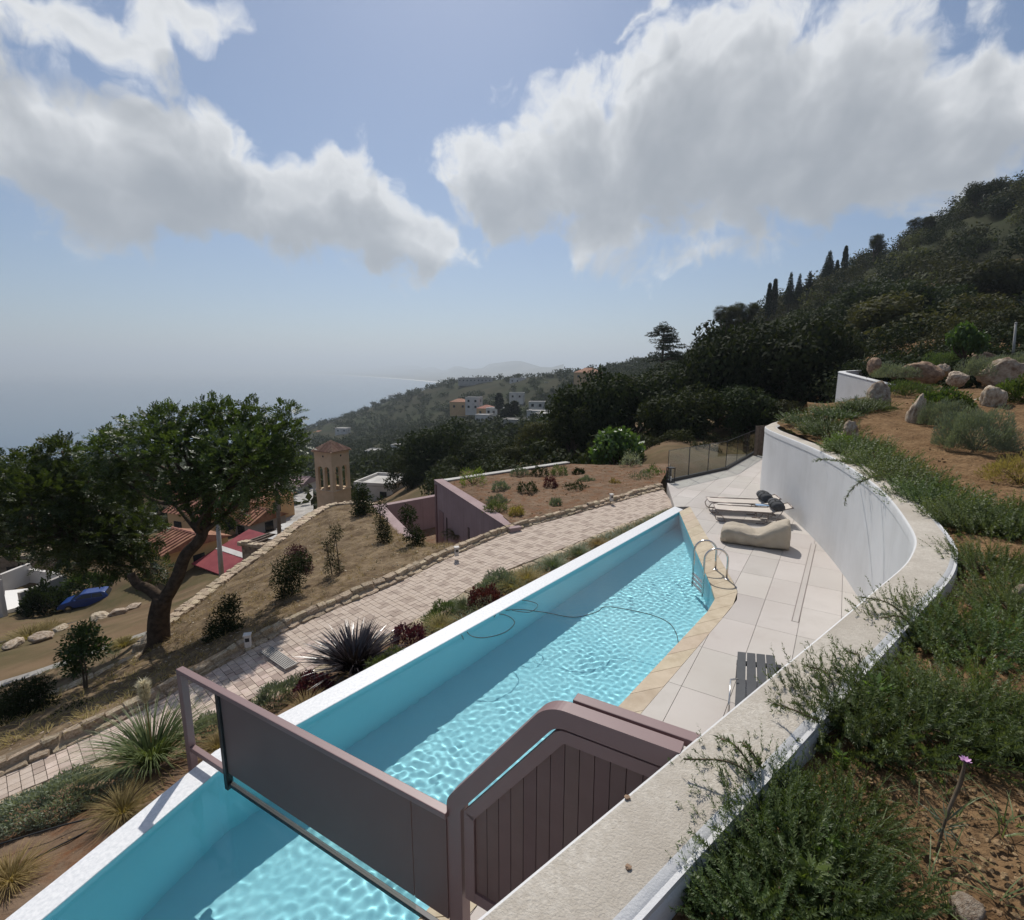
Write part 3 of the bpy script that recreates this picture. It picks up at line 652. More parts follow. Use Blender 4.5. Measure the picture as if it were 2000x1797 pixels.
for i in range(-48, 184):
    for j in range(-112, -32):
        A0 = pu1*(i*CS)+pu2*(j*CS+0.0)
        cc = A0+(pu1+pu2)*CS/2
        if not (-9 < cc.x < 8 and 4 < cc.y < 22): continue
        r_ = [A0+pu1*.0035+pu2*.0035, A0+pu1*(CS-.0035)+pu2*.0035, A0+pu1*(CS-.0035)+pu2*(CS-.0035), A0+pu1*.0035+pu2*(CS-.0035)]
        pc = clip(pp, [tuple(p) for p in r_])
        if area(pc) > 0.002:
            dark = (i % 4 in (0, 1) and (j+(i//4)*2) % 4 in (0, 1) and random.random() < 0.8) or random.random() < 0.06
            vis = abs(cc.x/cc.y) < 1.05; cells.append((cc.length if vis else 99, pc, dark, random.uniform(-.004, .004)))
cells.sort(key=lambda c: c[0])
def zof(dz): return lambda x, y: path_z(x, y)+dz
for r0, pc, dark, dz in cells[:300]:
    MB().prism(pc, zof(-.02), zof(dz)).build('paver', M['paver2' if dark else 'paver'], path)
mb = MB()
for r0, pc, dark, dz in cells[300:]: mb.prism(pc, zof(-.02), zof(dz), 1 if dark else 0)
me = mb.mesh('pavers'); me.materials.append(M['paver']); me.materials.append(M['paver2'])
tag(link('paver_field', me, None, path), kind='stuff')

def stone_meshes(k=7, seed=2):
    r = random.Random(seed); out = []
    for q in range(k):
        bm = bmesh.new(); bmesh.ops.create_cube(bm, size=1.0)
        bmesh.ops.bevel(bm, geom=bm.edges[:], offset=0.11, segments=1, affect='EDGES')
        for v in bm.verts: v.co += Vector((r.uniform(-.12, .12), r.uniform(-.12, .12), r.uniform(-.09, .09)))
        me = bpy.data.meshes.new('stone'); bm.to_mesh(me); bm.free(); me.materials.append(M['kerb']); out.append(me)
    return out
STONES = stone_meshes()
def kerb(label, F, B, zb, rows=2, ls=(0.14, 0.34), proud=0.04, hgt=0.22, limit=300):
    """low wall of rough stones between a front and a back edge line (polylines with z on top)"""
    n = 200; F = resample(F, n); B = resample(B, n); L = float(np.linalg.norm(np.diff((F+B)/2, axis=0), axis=1).sum())
    root = thing('stone_kerb', label, 'kerb')
    lo = lambda A: [(p[0], p[1], p[2]-0.045) for p in A]
    mb = MB(); ribbon(mb, lo(F), lo(B), zb); mb.build('mortar_core', M['mortar'], root)
    cnt = 0
    for r in range(rows):
        d = 0.0
        while d < L and cnt < limit:
            ln = random.uniform(*ls); m_ = min((d+ln/2)/L, 1)*(n-1); i = int(m_); i2 = min(i+1, n-1); f = m_-i
            a = Vector(F[i])*(1-f)+Vector(F[i2])*f; b = Vector(B[i])*(1-f)+Vector(B[i2])*f
            w = (b-a)/rows; c = a+w*(r+0.5+random.uniform(-.06, .06)); tdir = Vector(F[min(i+3, n-1)]+B[min(i+3, n-1)]-F[max(i-3, 0)]-B[max(i-3, 0)])
            o = link('stone', random.choice(STONES), None, root)
            h = hgt*random.uniform(.8, 1.15)
            o.location = c+Vector((0, 0, proud-0.045-h/2+random.uniform(-.02, .03)))
            o.rotation_euler = (random.uniform(-.06, .06), -atan2(tdir.z, math.hypot(tdir.x, tdir.y)), atan2(tdir.y, tdir.x)+random.uniform(-.12, .12))
            wd_ = abs((b-a).to_2d().length)/rows
            o.scale = (ln*0.97, max(0.1, min(wd_, 0.34))*1.02, h); d += ln; cnt += 1
    return root
kerb('rough stone kerb edging the pink path on its downhill side', pu[:-1], pk[:-1], -2.4, rows=2)
plk = offset2d(pl, 0.0); plo = pl+0; 
nrm = np.array([SY, -SX, 0])
kerb('thin pale stone edging between pink path and planting bed', pl[:-1], pl[:-1]+nrm*0.24, -2.2, rows=1, ls=(0.18, 0.4), hgt=0.2)
SURF = {}
def coons(A, B, nu, nv, name, mat, amp=0.06, bulge=0.0, extra=0.0):
    A = resample(A, nu); B = resample(B, nu); f = np.linspace(0, 1, nv)[:, None, None]
    P = A[None]*(1-f)+B[None]*f
    P[..., 2] += fbm(P[..., 0], P[..., 1], 1.3, 4)*amp*np.sin(f[..., 0]*pi)**0.5*1.6+bulge*np.sin(f[..., 0]*pi)+fbm(P[..., 0], P[..., 1], 6.0, 2)*amp*0.4
    SURF[name] = P
    return tag(link(name, grid_mesh(name, P), mat), kind='structure')
cop = np.array([tuple(S(s, -5.945+float(ledge(s)), -0.10-0.25*(s < 8)*max(0, (8-s)/10))) for s in np.linspace(17.2, -2.1, 60)])
coons(cop, pl+nrm*0.22-np.array([0, 0, 0.03]), 240, 34, 'planting_bed', M['soil_red'], 0.05)
bankA = [tuple(p) for p in pk if -3.2 > p[0]-0 or True]
def cut(line, p0, p1):
    i0 = int(np.argmin(np.linalg.norm(line[:, :2]-np.array(p0[:2]), axis=1))); i1 = int(np.argmin(np.linalg.norm(line[:, :2]-np.array(p1[:2]), axis=1)))
    return line[i0:i1+1]
A1 = cut(pk, on(905,1058,-.45), on(300,1338,-.78)); B1 = np.array([tuple(on(*p)) for p in FK])
coons(A1-np.array([0, 0, .06]), catmull(B1, 5), 170, 110, 'earth_bank', M['soil_dry'], 0.10, -0.05)
A2 = cut(pk, on(330,1322,-.76), on(-300,1600,-.9)); B2 = catmull([tuple(on(*p)) for p in KB], 5)
coons(A2-np.array([0, 0, .06]), B2, 110, 60, 'lower_bank', M['soil_dry'], 0.10, -0.05)
fk = catmull(B1[1:], 6)
kerb('pale rough stone kerb winding round the far side of the bank', fk+np.array([0, 0, .10]), offset2d(fk, 0.36)+np.array([0, 0, .10]), -4.5, rows=2)
kb = B2
kerb('low stone edging below the shaded bank', kb+np.array([0, 0, .08]), offset2d(kb, -0.34)*np.array([1, 1, 1])+np.array([0, 0, .08]), -4.5, rows=1, ls=(0.25, 0.6), hgt=0.3)
pa = catmull([tuple(on(*p)) for p in PA], 5)
mb = MB(); ribbon(mb, pa, offset2d(pa, -0.85)-np.array([0, 0, 0.05]), -5.5); tag(mb.build('concrete_path', M['concrete']), kind='structure')
coons(B2-np.array([0, 0, .1]), pa-np.array([0, 0, .05]), 90, 20, 'verge', M['soil_dry'], 0.05)

# ---- haze over land and sea
hz = bpy.data.materials.new('haze air'); hz.use_nodes = True; nt = hz.node_tree; nt.nodes.clear()
ho = N(nt, 'ShaderNodeOutputMaterial'); hv = N(nt, 'ShaderNodeVolumePrincipled'); nt.links.new(hv.outputs[0], ho.inputs['Volume'])
hv.inputs['Color'].default_value = (0.79, 0.88, 0.97, 1); hv.inputs['Density'].default_value = 2.1e-4; hv.inputs['Anisotropy'].default_value = 0.35
tag(MB().box((0, 0, 115), (90000, 90000, 630)).build('haze', hz), kind='stuff')

# ground height of the planting bed under a photo pixel
def bed_surf(x, y):
    s, n_ = to_sn(x, y); zc = -0.10-0.25*(s < 8)*max(0, (8-s)/10); i = int(np.argmin(np.abs(np.array([to_sn(*p[:2])[0] for p in pl])-s))); ne = to_sn(*pl[i][:2])[1]
    oe = -5.945+float(ledge(s)); f = min(1, max(0, (oe-n_)/max(.1, (oe-ne)))); return zc*(1-f)+path_z(x, y)*f
def bedp(px, py):
    z = -.5
    for _ in range(14): q = on(px, py, z); z = .5*z+.5*bed_surf(q.x, q.y)
    return on(px, py, z)
# ================================================================== OBJECTS ON THE TERRACE
def arc(c, r, a0, a1, n, ax=Vector((1, 0, 0)), up=Vector((0, 0, 1))):
    return [c+ax*(r*cos(a0+(a1-a0)*i/n))+up*(r*sin(a0+(a1-a0)*i/n)) for i in range(n+1)]
# ---- privacy screen across the pool
scr = thing('privacy_screen', 'dark sheet privacy screen in mauve metal frame spanning the pool', 'screen')
p0 = Vector((-2.985, 4.72, 0)); p1 = Vector((-0.52, 3.285, 0)); dv = (p1-p0).normalized(); pe = p0-dv*0.70; nv = Vector((-dv.y, dv.x, 0))
ZT = 1.1
def bar(mb, a, b, w, h, zc):   # straight bar with rectangular section
    d = (b-a); L = d.length; mb.box(((a+b)/2).to_2d().to_3d()+Vector((0, 0, zc)), (L, w, h), atan2(d.y, d.x)); return mb
bevel(bar(MB(), pe-dv*0.04, p1+dv*0.06, 0.075, 0.05, ZT-0.025).build('top_rail', M['mauve'], scr), 0.006)
bevel(MB().box((pe.x, pe.y, (ZT-0.052-1.0)/2), (0.08, 0.075, ZT-0.052+1.0), atan2(dv.y, dv.x)).build('post', M['mauve'], scr), 0.006)
bevel(bar(MB(), pe+dv*0.042, p0-dv*0.03, 0.06, 0.06, 0.14).build('lower_rail', M['mauve'], scr), 0.006)
bevel(MB().box((p0.x, p0.y, (ZT-0.052+0.0)/2-0.03), (0.055, 0.07, ZT-0.052+0.06), atan2(dv.y, dv.x)).build('post', M['black'], scr), 0.005)
a_ = p0+dv*0.03; b_ = p1-dv*0.30
bar(MB(), a_, b_, 0.02, ZT-0.06-0.14, (ZT-0.06+0.14)/2).build('sheet', M['dark_sheet'], scr)
bar(MB(), b_+dv*0.012, p1+dv*0.044, 0.024, ZT-0.06-0.14, (ZT-0.06+0.14)/2).build('end_sheet', M['dark_sheet'], scr)
bevel(bar(MB(), a_, p1+dv*0.044, 0.045, 0.04, 0.005).build('bottom_rail', M['black'], scr), 0.005)
bar(MB(), a_, b_, 0.012, 0.112, 0.082).build('glass_strip', M['glass'], scr)
# ---- flat plank gate in line with the screen, its top stepping up to the wall
gate = thing('plank_gate', 'mauve vertical plank gate with slanted rounded frame beside white wall', 'gate')
def offpoly(P, d):
    P = [Vector(p) for p in P]; out = []
    for i, p in enumerate(P):
        t0 = (p-P[i-1]).normalized() if i else None; t1 = (P[i+1]-p).normalized() if i < len(P)-1 else None
        t0 = t0 or t1; t1 = t1 or t0; n0 = Vector((t0.y, -t0.x)); n1 = Vector((t1.y, -t1.x)); m_ = (n0+n1).normalized(); out.append(p+m_*(d/max(.3, m_.dot(n0))))
    return out
def fillet(P, rs, n=8):
    out = [Vector(P[0])]
    for i in range(1, len(P)-1):
        a, c, b = Vector(P[i-1]), Vector(P[i]), Vector(P[i+1]); u = (a-c).normalized(); w = (b-c).normalized(); ang = u.angle(w); t = rs[i-1]/math.tan(ang/2); ctr = c+(u+w).normalized()*(rs[i-1]/sin(ang/2))
        v0 = c+u*t-ctr; v1 = c+w*t-ctr; a0 = atan2(v0.y, v0.x); da = (atan2(v1.y, v1.x)-a0+pi) % (2*pi)-pi
        out += [ctr+Vector((cos(a0+da*k/n), sin(a0+da*k/n)))*rs[i-1] for k in range(n+1)]
    return out+[Vector(P[-1])]
def PT(t, z, o=0.0): q = p1+dv*t+nv*o; return (q.x, q.y, z)      # point of the gate plane, o metres behind it
if nv.y < 0: nv = -nv
def band(P, Q, o0, o1, nm, mat, closed=False):
    mb = MB(); n = len(P)
    for i in range(n-1):
        a, b, c, d = P[i], P[i+1], Q[i+1], Q[i]
        vs = [PT(*p, o0) for p in (a, b, c, d)]+[PT(*p, o1) for p in (a, b, c, d)]
        mb.add(vs, [(0, 1, 2, 3), (7, 6, 5, 4), (0, 4, 5, 1), (2, 6, 7, 3)]+([(0, 3, 7, 4)] if i == 0 else [])+([(1, 5, 6, 2)] if i == n-2 else []))
    return mb.build(nm, mat, gate)
base_ = fillet([(.045, -.05), (.045, 1.20), (.85, 2.25), (1.655, 2.25)], (.16, .26))
e1 = offpoly(base_, .125); band(base_, e1, 0, .10, 'portal_frame', M['mauve'])
lf0 = offpoly(base_, .147); lf1 = offpoly(base_, .232); lf0[0].y = .40; lf1[0].y = .40
band(lf0, lf1, .012, .06, 'leaf_frame', M['mauve'])
band([Vector((lf1[0].x+.002, .40)), Vector((1.655, .40))], [Vector((lf1[0].x+.002, .49)), Vector((1.655, .49))], .013, .059, 'bottom_rail', M['mauve'])
xs_ = [p.x for p in lf1]; zs_ = [p.y for p in lf1]; t = lf1[0].x+.003; first = True
def topz(x):
    for k in range(1, len(xs_)-1):
        if xs_[k] <= x <= xs_[k+1] and xs_[k+1] > xs_[k]: return zs_[k]+(zs_[k+1]-zs_[k])*(x-xs_[k])/(xs_[k+1]-xs_[k])
    return zs_[-1]
while t < 1.56:
    a, b = t+.0025, t+.0955; xs2 = [a+(b-a)*k/4 for k in range(5)]
    band([Vector((x, .492)) for x in xs2], [Vector((x, topz(x)-.002)) for x in xs2], .030, .045, 'plank', M['mauve_plank']); t += .098
xs2 = [lf1[0].x+.004]+[x for x in xs_[1:] if x < 1.6 and x > lf1[0].x+.004]+[1.65]
band([Vector((x, .494)) for x in xs2], [Vector((x, topz(x)-.004)) for x in xs2], .047, .056, 'added_gap_blocker', M['mauve_plank'])  # unseen board added to keep the bright deck from showing through plank gaps
rail2 = thing('gate_track', 'flat mauve metal rail running just behind the plank gate', 'rail')
a, b = Vector(PT(.96, 2.21, .19)), Vector(PT(1.72, 2.21, .19))
bevel(MB().box(((a+b)/2), ((b-a).length, .085, .05), atan2(dv.y, dv.x)).build('rail_bar', M['mauve'], rail2), .006)
for t in (.02, .55): q = a+(b-a)*t; MB().box((q.x, q.y, 1.09), (.05, .05, 2.18), atan2(dv.y, dv.x)).build('rail_post', M['mauve'], rail2)

# ---- pool ladder
lad = thing('pool_ladder', 'curved stainless steel pool ladder at the bend of the pool', 'ladder')
f1 = on(1397,1112,0); f2 = on(1419,1131,0); pd_ = Vector((-0.93, 0.1, 0)).normalized()
edge_d = (S(14.95, -5.59)-S(10.4, -3.21)).normalized(); into = Vector((-edge_d.y, edge_d.x, 0))
if into.x > 0: into = -into
into = (into+Vector((-0.35, 0.0, 0))).normalized()
for f in (f1, f2):
    r = 0.23; c = f+into*r+Vector((0, 0, 0.42))
    pts = [f+Vector((0, 0, 0.003))]+[f+Vector((0, 0, 0.25))]+arc(c, r, 0, pi, 12, -into)+[f+into*2*r+Vector((0, 0, z)) for z in (0.2, -0.2, -0.6, -0.95)]
    MB().tube(pts, 0.021, 10).build('hand_rail', M['steel'], lad, True)
    MB().lathe([(0.05, 0.0), (0.05, 0.012), (0.03, 0.02)], 14, (f.x, f.y, 0.002)).build('flange', M['steel'], lad, True)
for z in (-0.22, -0.48, -0.74):
    a = f1+into*0.46; b = f2+into*0.46; d = b-a
    MB().box(((a+b)/2)+Vector((0, 0, z)), (d.length, 0.07, 0.025), atan2(d.y, d.x)).build('tread', M['steel'], lad)

# ---- sun loungers
def lounger():
    t = thing('sun_lounger', '', 'sun lounger', group='sun loungers by the white wall')
    L, W, h = 1.45, 0.62, 0.34
    sl = MB(); n = 18
    pr = [(x, 0.34-0.02*sin(pi*min(1, x/L))) for x in np.linspace(0.03, L, 10)]+[(L+0.52*k/8, 0.34+0.17*(k/8)) for k in range(1, 9)]
    for y0, y1 in ((-W/2+.03, W/2-.03),):
        vs = [(x, y, z) for x, z in pr for y in (y0, y1)]+[(x, y, z-0.006) for x, z in pr for y in (y0, y1)]
        m = len(pr); fs = [(2*i, 2*i+2, 2*i+3, 2*i+1) for i in range(m-1)]+[(2*m+2*i, 2*m+2*i+1, 2*m+2*i+3, 2*m+2*i+2) for i in range(m-1)]
        sl.add(vs, fs)
    sl.build('sling', M['sling'], t, True)
    for s in (-1, 1):
        MB().tube([(0, s*W/2, .34), (L, s*W/2, .34)], 0.016, 8).build('side_rail', M['bronze'], t, True)
        MB().tube([(L, s*(W/2-.02), .345), (L+.54, s*(W/2-.02), .52)], 0.015, 8).build('back_rail', M['bronze'], t, True)
        for x in (0.02, L-0.12):
            k = 0.1 if x < 1 else -0.1
            MB().tube([(x+k*2.2, s*W/2, .33), (x+k*0.4, s*W/2, .30), (x-k*0.4, s*W/2, .18), (x, s*W/2, .06), (x+k*0.6, s*W/2, .015), (x+k*2.6, s*W/2, .015)], 0.014, 8).build('leg', M['bronze'], t, True)
        MB().tube([(L+.30, s*(W/2-.05), .42), (L+.12, s*(W/2-.05), .05), (L+.42, s*(W/2-.05), .016)], 0.011, 6).build('back_stay', M['bronze'], t, True)
    for x, z in ((0.0, .34), (0.26, .015), (L+.54, .52), (L+0.42, .016)): MB().tube([(x, -W/2, z), (x, W/2, z)], 0.014, 8).build('cross_bar', M['bronze'], t, True)
    MB().box((0.045, 0, 0.343), (0.10, W-0.08, 0.02)).build('end_sleeve', M['sling'], t)
    return t
l1 = lounger(); l1['label'] = 'sling sun lounger farthest along the terrace with rolled charcoal pillow'
a = on(1386,994,0.0); l1.location = on(1385,1001,0)+Vector((0.05, 0.3, 0)); l1.rotation_euler = (0, 0, rad(-11))
l2 = dup(l1, on(1399,1017,0)+Vector((0.05, 0.3, 0)), rad(-15), label='sling sun lounger standing directly behind the beige bean bag')
def pillow(loc, rz, label):
    t = thing('rolled_pillow', label, 'pillow', loc, rz, 'rolled charcoal pillows on the loungers')
    pr = [(0.0, -0.36), (0.09, -0.355), (0.13, -0.32), (0.138, 0.0), (0.13, 0.32), (0.09, 0.355), (0.0, 0.36)]
    mb = MB(); k = 16
    vs = [(r*cos(2*pi*j/k)*1.25, z, r*sin(2*pi*j/k)*0.95+0.13) for r, z in pr for j in range(k)]
    mb.add(vs, [(i*k+j, i*k+(j+1) % k, (i+1)*k+(j+1) % k, (i+1)*k+j) for i in range(len(pr)-1) for j in range(k)])
    mb.build('roll', M['charcoal'], t, True)
    for y in (-0.12, 0.12):
        MB().tube([(0.176*cos(a), y, 0.134*sin(a)+0.13) for a in np.linspace(0, 2*pi, 18)], 0.008, 6).build('strap', M['black'], t, True)
    MB().tube([(-0.04, -0.10, .26), (-0.06, -0.06, .29), (-0.06, 0.06, .29), (-0.04, 0.10, .26)], 0.009, 6).build('carry_handle', M['black'], t, True)
    return t
def on_lounger(l, x, z): return l.matrix_basis @ Vector((x, 0, z))
bpy.context.view_layer.update()
pillow(on_lounger(l1, 1.62, 0.385), l1.rotation_euler.z, 'dark rolled pillow on the lounger farther from the pool ladder')
pillow(on_lounger(l2, 1.62, 0.385), l2.rotation_euler.z, 'dark rolled pillow on the lounger behind the bean bag')
# small side table with blue cloth
st = thing('side_table', 'small low side table with blue patterned top between the loungers', 'side table', (*((on_lounger(l1, 1.42, 0)+on_lounger(l2, 1.42, 0))/2).to_2d(), 0), rad(-13))
bevel(MB().box((0, 0, 0.36), (0.36, 0.20, 0.02)).build('table_top', M['bluefab'], st), 0.005)
for sx in (-1, 1):
    for sy in (-1, 1): MB().tube([(sx*.15, sy*.07, .349), (sx*.17, sy*.085, 0.0)], 0.01, 6).build('leg', M['bronze'], st)
# ---- bean bag lounger
bag = thing('bean_bag', 'long beige canvas bean bag lounger with raised head end', 'bean bag')
bag.location = (on(1406,1060,0)+on(1540,1079,0))/2+Vector((0.16, 0.30, 0)); bb = on(1540,1079,0)-on(1406,1060,0); bag.rotation_euler = (0, 0, atan2(bb.y, bb.x))
bm = bmesh.new(); nu, nvv = 40, 26; L = bb.length*1.02
vs = []
for i in range(nu+1):
    u = i/nu; x = (u-0.5)*L
    e = min(1, min(u, 1-u)/0.10); rnd = sqrt(max(0, 1-(1-e)**2)); w = 0.36*(0.55+0.45*rnd)
    top = 0.40+0.02*sin(u*9)+(0.34*(max(0, (u-0.50)/0.50))**1.2)-0.05*max(0, 1-abs(u-.55)/.2)
    top *= 0.62+0.38*rnd
    for j in range(nvv):
        a = 2*pi*j/nvv; cx_, sz = cos(a), sin(a)
        sq = lambda v: math.copysign(abs(v)**0.55, v)
        y = w*sq(cx_); z = top/2+top/2*sq(sz)
        wr_ = 0.010*sin(14*u+5*a)+0.008*sin(31*u-3*a)+0.012*sin(7*a+4*u)
        z = max(0.004, z+wr_*(1 if sz > -0.5 else 0)); y += wr_*0.8
        vs.append(bm.verts.new((x+0.004*sin(9*a), y, z)))
for i in range(nu):
    for j in range(nvv): bm.faces.new((vs[i*nvv+j], vs[i*nvv+(j+1) % nvv], vs[(i+1)*nvv+(j+1) % nvv], vs[(i+1)*nvv+j]))
bm.faces.new([vs[j] for j in range(nvv)][::-1]); bm.faces.new([vs[nu*nvv+j] for j in range(nvv)])
bmesh.ops.recalc_face_normals(bm, faces=bm.faces[:])
me = bpy.data.meshes.new('body'); bm.to_mesh(me); bm.free(); me.polygons.foreach_set('use_smooth', [True]*len(me.polygons))
link('body', me, M['canvas'], bag)
for sy in (-1, 1):
    pts = [((u-0.5)*L, sy*0.352, (0.33+0.02*sin(u*9)+0.28*max(0, (u-0.50)/0.50)**1.2-0.05*max(0, 1-abs(u-.55)/.2))*(0.9 if 0.1 < u < 0.9 else 0.8)) for u in np.linspace(0.06, 0.95, 30)]
    MB().tube(pts, 0.006, 6).build('seam', M['canvas'], bag, True)
# ---- slatted lounge partly behind the wall
sb = thing('slatted_bench', 'graphite slatted lounge by the wall with thin steel handle', 'bench')
b0 = on(1440,1272,.30); b1 = on(1514,1280,.30); b2 = on(1434,1372,.30); ud = (b1-b0); vd = (b2-b0)
for k in range(4):
    a = b0+ud*(k/4+0.012); b = b0+ud*((k+1)/4-0.018); ext = vd*1.9
    tw = ud*(0.10*(k+0.5)/4)
    MB().prism([tuple(p.to_2d()) for p in (a, b, b+ext+tw*1.4, a+ext+tw*0.9)], .275, .30).build('slat', M['slat_grey'], sb)
for t in (0.15, 1.7):
    MB().prism([tuple((b0+vd*t+ud*u+Vector((0, 0, 0))).to_2d()) for u in (0.0, 1.15)]+[tuple((b0+vd*(t+0.06)+ud*u).to_2d()) for u in (1.15, 0.0)], .235, .273).build('bearer', M['black'], sb)
    for u in (0.06, 1.05):
        q = b0+vd*(t+0.03)+ud*u; MB().box((q.x, q.y, .117), (.04, .04, .234)).build('leg', M['black'], sb)
hb = on(1424,1375,.32); ht = on(1427,1327,.34); hi = on(1438,1326,.34)
MB().tube([hb+Vector((0, 0, -.30)), hb+Vector((0, 0, -.02)), hb+Vector((0, 0, 0.02)), ht+(hb-ht)*0.1, ht, ht+(hi-ht)*0.4, hi+(hi-ht)*0.3], 0.011, 8).build('handle', M['steel'], sb, True)
# ---- slot drain in the paving
dr = thing('slot_drain', 'narrow metal slot drain let into the terrace paving', 'drain')
d0_, d1_ = on(1553,1214,0), on(1589,1062,0); dd = (d1_-d0_); dn = Vector((-dd.y, dd.x, 0)).normalized()
for w in (-0.05, 0.05): bar(MB(), d0_+dn*w, d1_+dn*w, 0.012, 0.012, 0.0015).build('drain_edge', M['bronze'], dr)
bar(MB(), d0_, d1_, 0.088, 0.01, 0.0005).build('drain_cover', M['tile'], dr)
# ---- glass fence at the end of the terrace
fen = thing('glass_fence', 'frameless glass panel fence on dark base channel at terrace end', 'fence')
G = [on(1303,942,0), on(1417,917,0), on(1474,885,0)]; gh = 1.12
segs = [(G[0], G[1], 3), (G[1], G[2], 3)]
for A0, B0, k in segs:
    d = B0-A0; d = d.normalized(); Lg = (B0-A0).length
    bar(MB(), A0+d*0.0, B0-d*0.01, 0.09, 0.12, 0.06).build('base_channel', M['black'], fen)
    for i in range(k):
        a = A0+d*(Lg*i/k+0.012); b = A0+d*(Lg*(i+1)/k-0.012)
        bar(MB(), a, b, 0.014, gh, 0.12+gh/2).build('glass_panel', M['glass'], fen)
        bar(MB(), a, b, 0.018, 0.012, 0.12+gh+0.007).build('edge_trim', M['black'], fen)
        for e_ in (a, b): MB().box((e_.x, e_.y, 0.12+gh/2), (0.012, 0.018, gh), atan2(d.y, d.x)).build('edge_trim', M['black'], fen)
wg = thing('timber_gate', 'weathered timber boards closing the gap beside the white wall', 'gate')
g0 = at(1474,885,25.6); 
for k in range(3):
    c = at(1477+k*8.5,870,25.4+k*0.15); MB().box((c.x, c.y, 0.75), (0.20, 0.05, 1.5), 0.2).build('board', M['wood'], wg)
# ---- lantern
ln_ = thing('lantern', 'black open frame lantern at the terrace corner by the path', 'lantern', on(1309,941,0.002), rad(20))
bevel(MB().box((0, 0, .02), (.24, .24, .04)).build('base', M['black'], ln_), .004)
bevel(MB().box((0, 0, .56), (.24, .24, .04)).build('top', M['black'], ln_), .004)
for sx in (-1, 1):
    for sy in (-1, 1): MB().box((sx*.108, sy*.108, .29), (.024, .024, .50)).build('post', M['black'], ln_)
MB().lathe([(0.045, 0), (0.045, .17), (0.01, .175), (0.004, .195)], 12, (0, 0, .041)).build('candle', M['housewhite'], ln_)
# ---- cleaning hose floating on the water
hs = thing('floating_hose', 'thin looping pool cleaning hose on the water by the white edge', 'hose')
hp = [(905,1248),(900,1228),(915,1210),(945,1200),(985,1200),(1005,1215),(985,1235),(945,1245),(918,1240),(912,1222),(940,1205),(1000,1190),(1060,1195),(1120,1205),(1165,1195),(1180,1185),(1215,1188),(1270,1200),(1305,1215),(1320,1235),(1325,1255)]
hw = catmull([tuple(on(x, y, WZ+0.012)) for x, y in hp], 6)
MB().tube([tuple(p) for p in hw], 0.007, 6).build('hose_line', M['black'], hs, True)
hp2 = [(965,1205),(985,1180),(1020,1172),(1050,1180),(1035,1195),(1000,1192)]
MB().tube([tuple(p) for p in catmull([tuple(on(x, y, WZ+0.03)) for x, y in hp2], 6)], 0.006, 6).build('hose_line', M['black'], hs, True)
# ---- path lights and drain grate
for i, (px, py, lb) in enumerate(((892,1085,'small white path light beside the courtyard wall'), (1194,978,'small white path light on the kerb near the terrace'), (485,1262,'small white path light on kerb near the dark shrubs'))):
    t = thing('path_light', lb, 'light', on(px, py, (-0.62, -0.28, -0.86)[i]+0.12), 0.3, 'path lights on the kerb')
    bevel(MB().box((0, 0, .11), (.10, .10, .22)).build('body', M['housewhite'], t), .008)
    MB().box((0, -.052, .15), (.07, .006, .07)).build('lens', M['glassdark'], t)
    MB().box((0, 0, .235), (.13, .13, .025)).build('cap', M['housewhite'], t)
gr = thing('drain_grate', 'grey metal drain grate across the path', 'grate')
g1, g2 = on(520,1270,-.86), on(570,1302,-.84); gd = (g2-g1).normalized(); gn = Vector((-gd.y, gd.x, 0))
for k in range(8):
    o1 = gn*(0.03*(k-3.5)); MB().box(((g1+g2)/2+o1+Vector((0, 0, 0.012))), ((g2-g1).length, 0.017, 0.02), atan2(gd.y, gd.x)).build('bar', M['concrete'], gr)
for e_ in (g1, g2): MB().box((e_.x, e_.y, e_.z+.014), (0.02, 0.26, 0.024), atan2(gd.y, gd.x)).build('end_bar', M['concrete'], gr)
tagp = on(842,1212,-.45); lt = thing('plant_label', 'tiny red and white tag in the planting bed', 'label', tagp, 0.4)
MB().box((0, 0, .05), (.16, .01, .05)).build('card', M['crimson'], lt); MB().box((.1, 0, .05), (.04, .012, .05)).build('card_end', M['housewhite'], lt); MB().box((0, .01, .0), (.012, .006, .06)).build('stake', M['housewhite'], lt)
# pebble and leaf on the wall top
for nm, px, py, s_, lb in (('pebble', 1228, 1693, .014, 'tiny brown pebble lying on the beige wall top'), ('dry_leaf', 1225, 1557, .016, 'dry leaf lying on beige wall top near its edge')):
    bm = bmesh.new(); bmesh.ops.create_icosphere(bm, subdivisions=2, radius=s_)
    for v in bm.verts: v.co *= random.uniform(.75, 1.15); v.co.z *= 0.55
    me = bpy.data.meshes.new(nm); bm.to_mesh(me); bm.free(); o = link(nm, me, M['rock_red']); p = on(px, py, WTOP+.006); o.location = p; tag(o, lb, nm.replace('_', ' '))
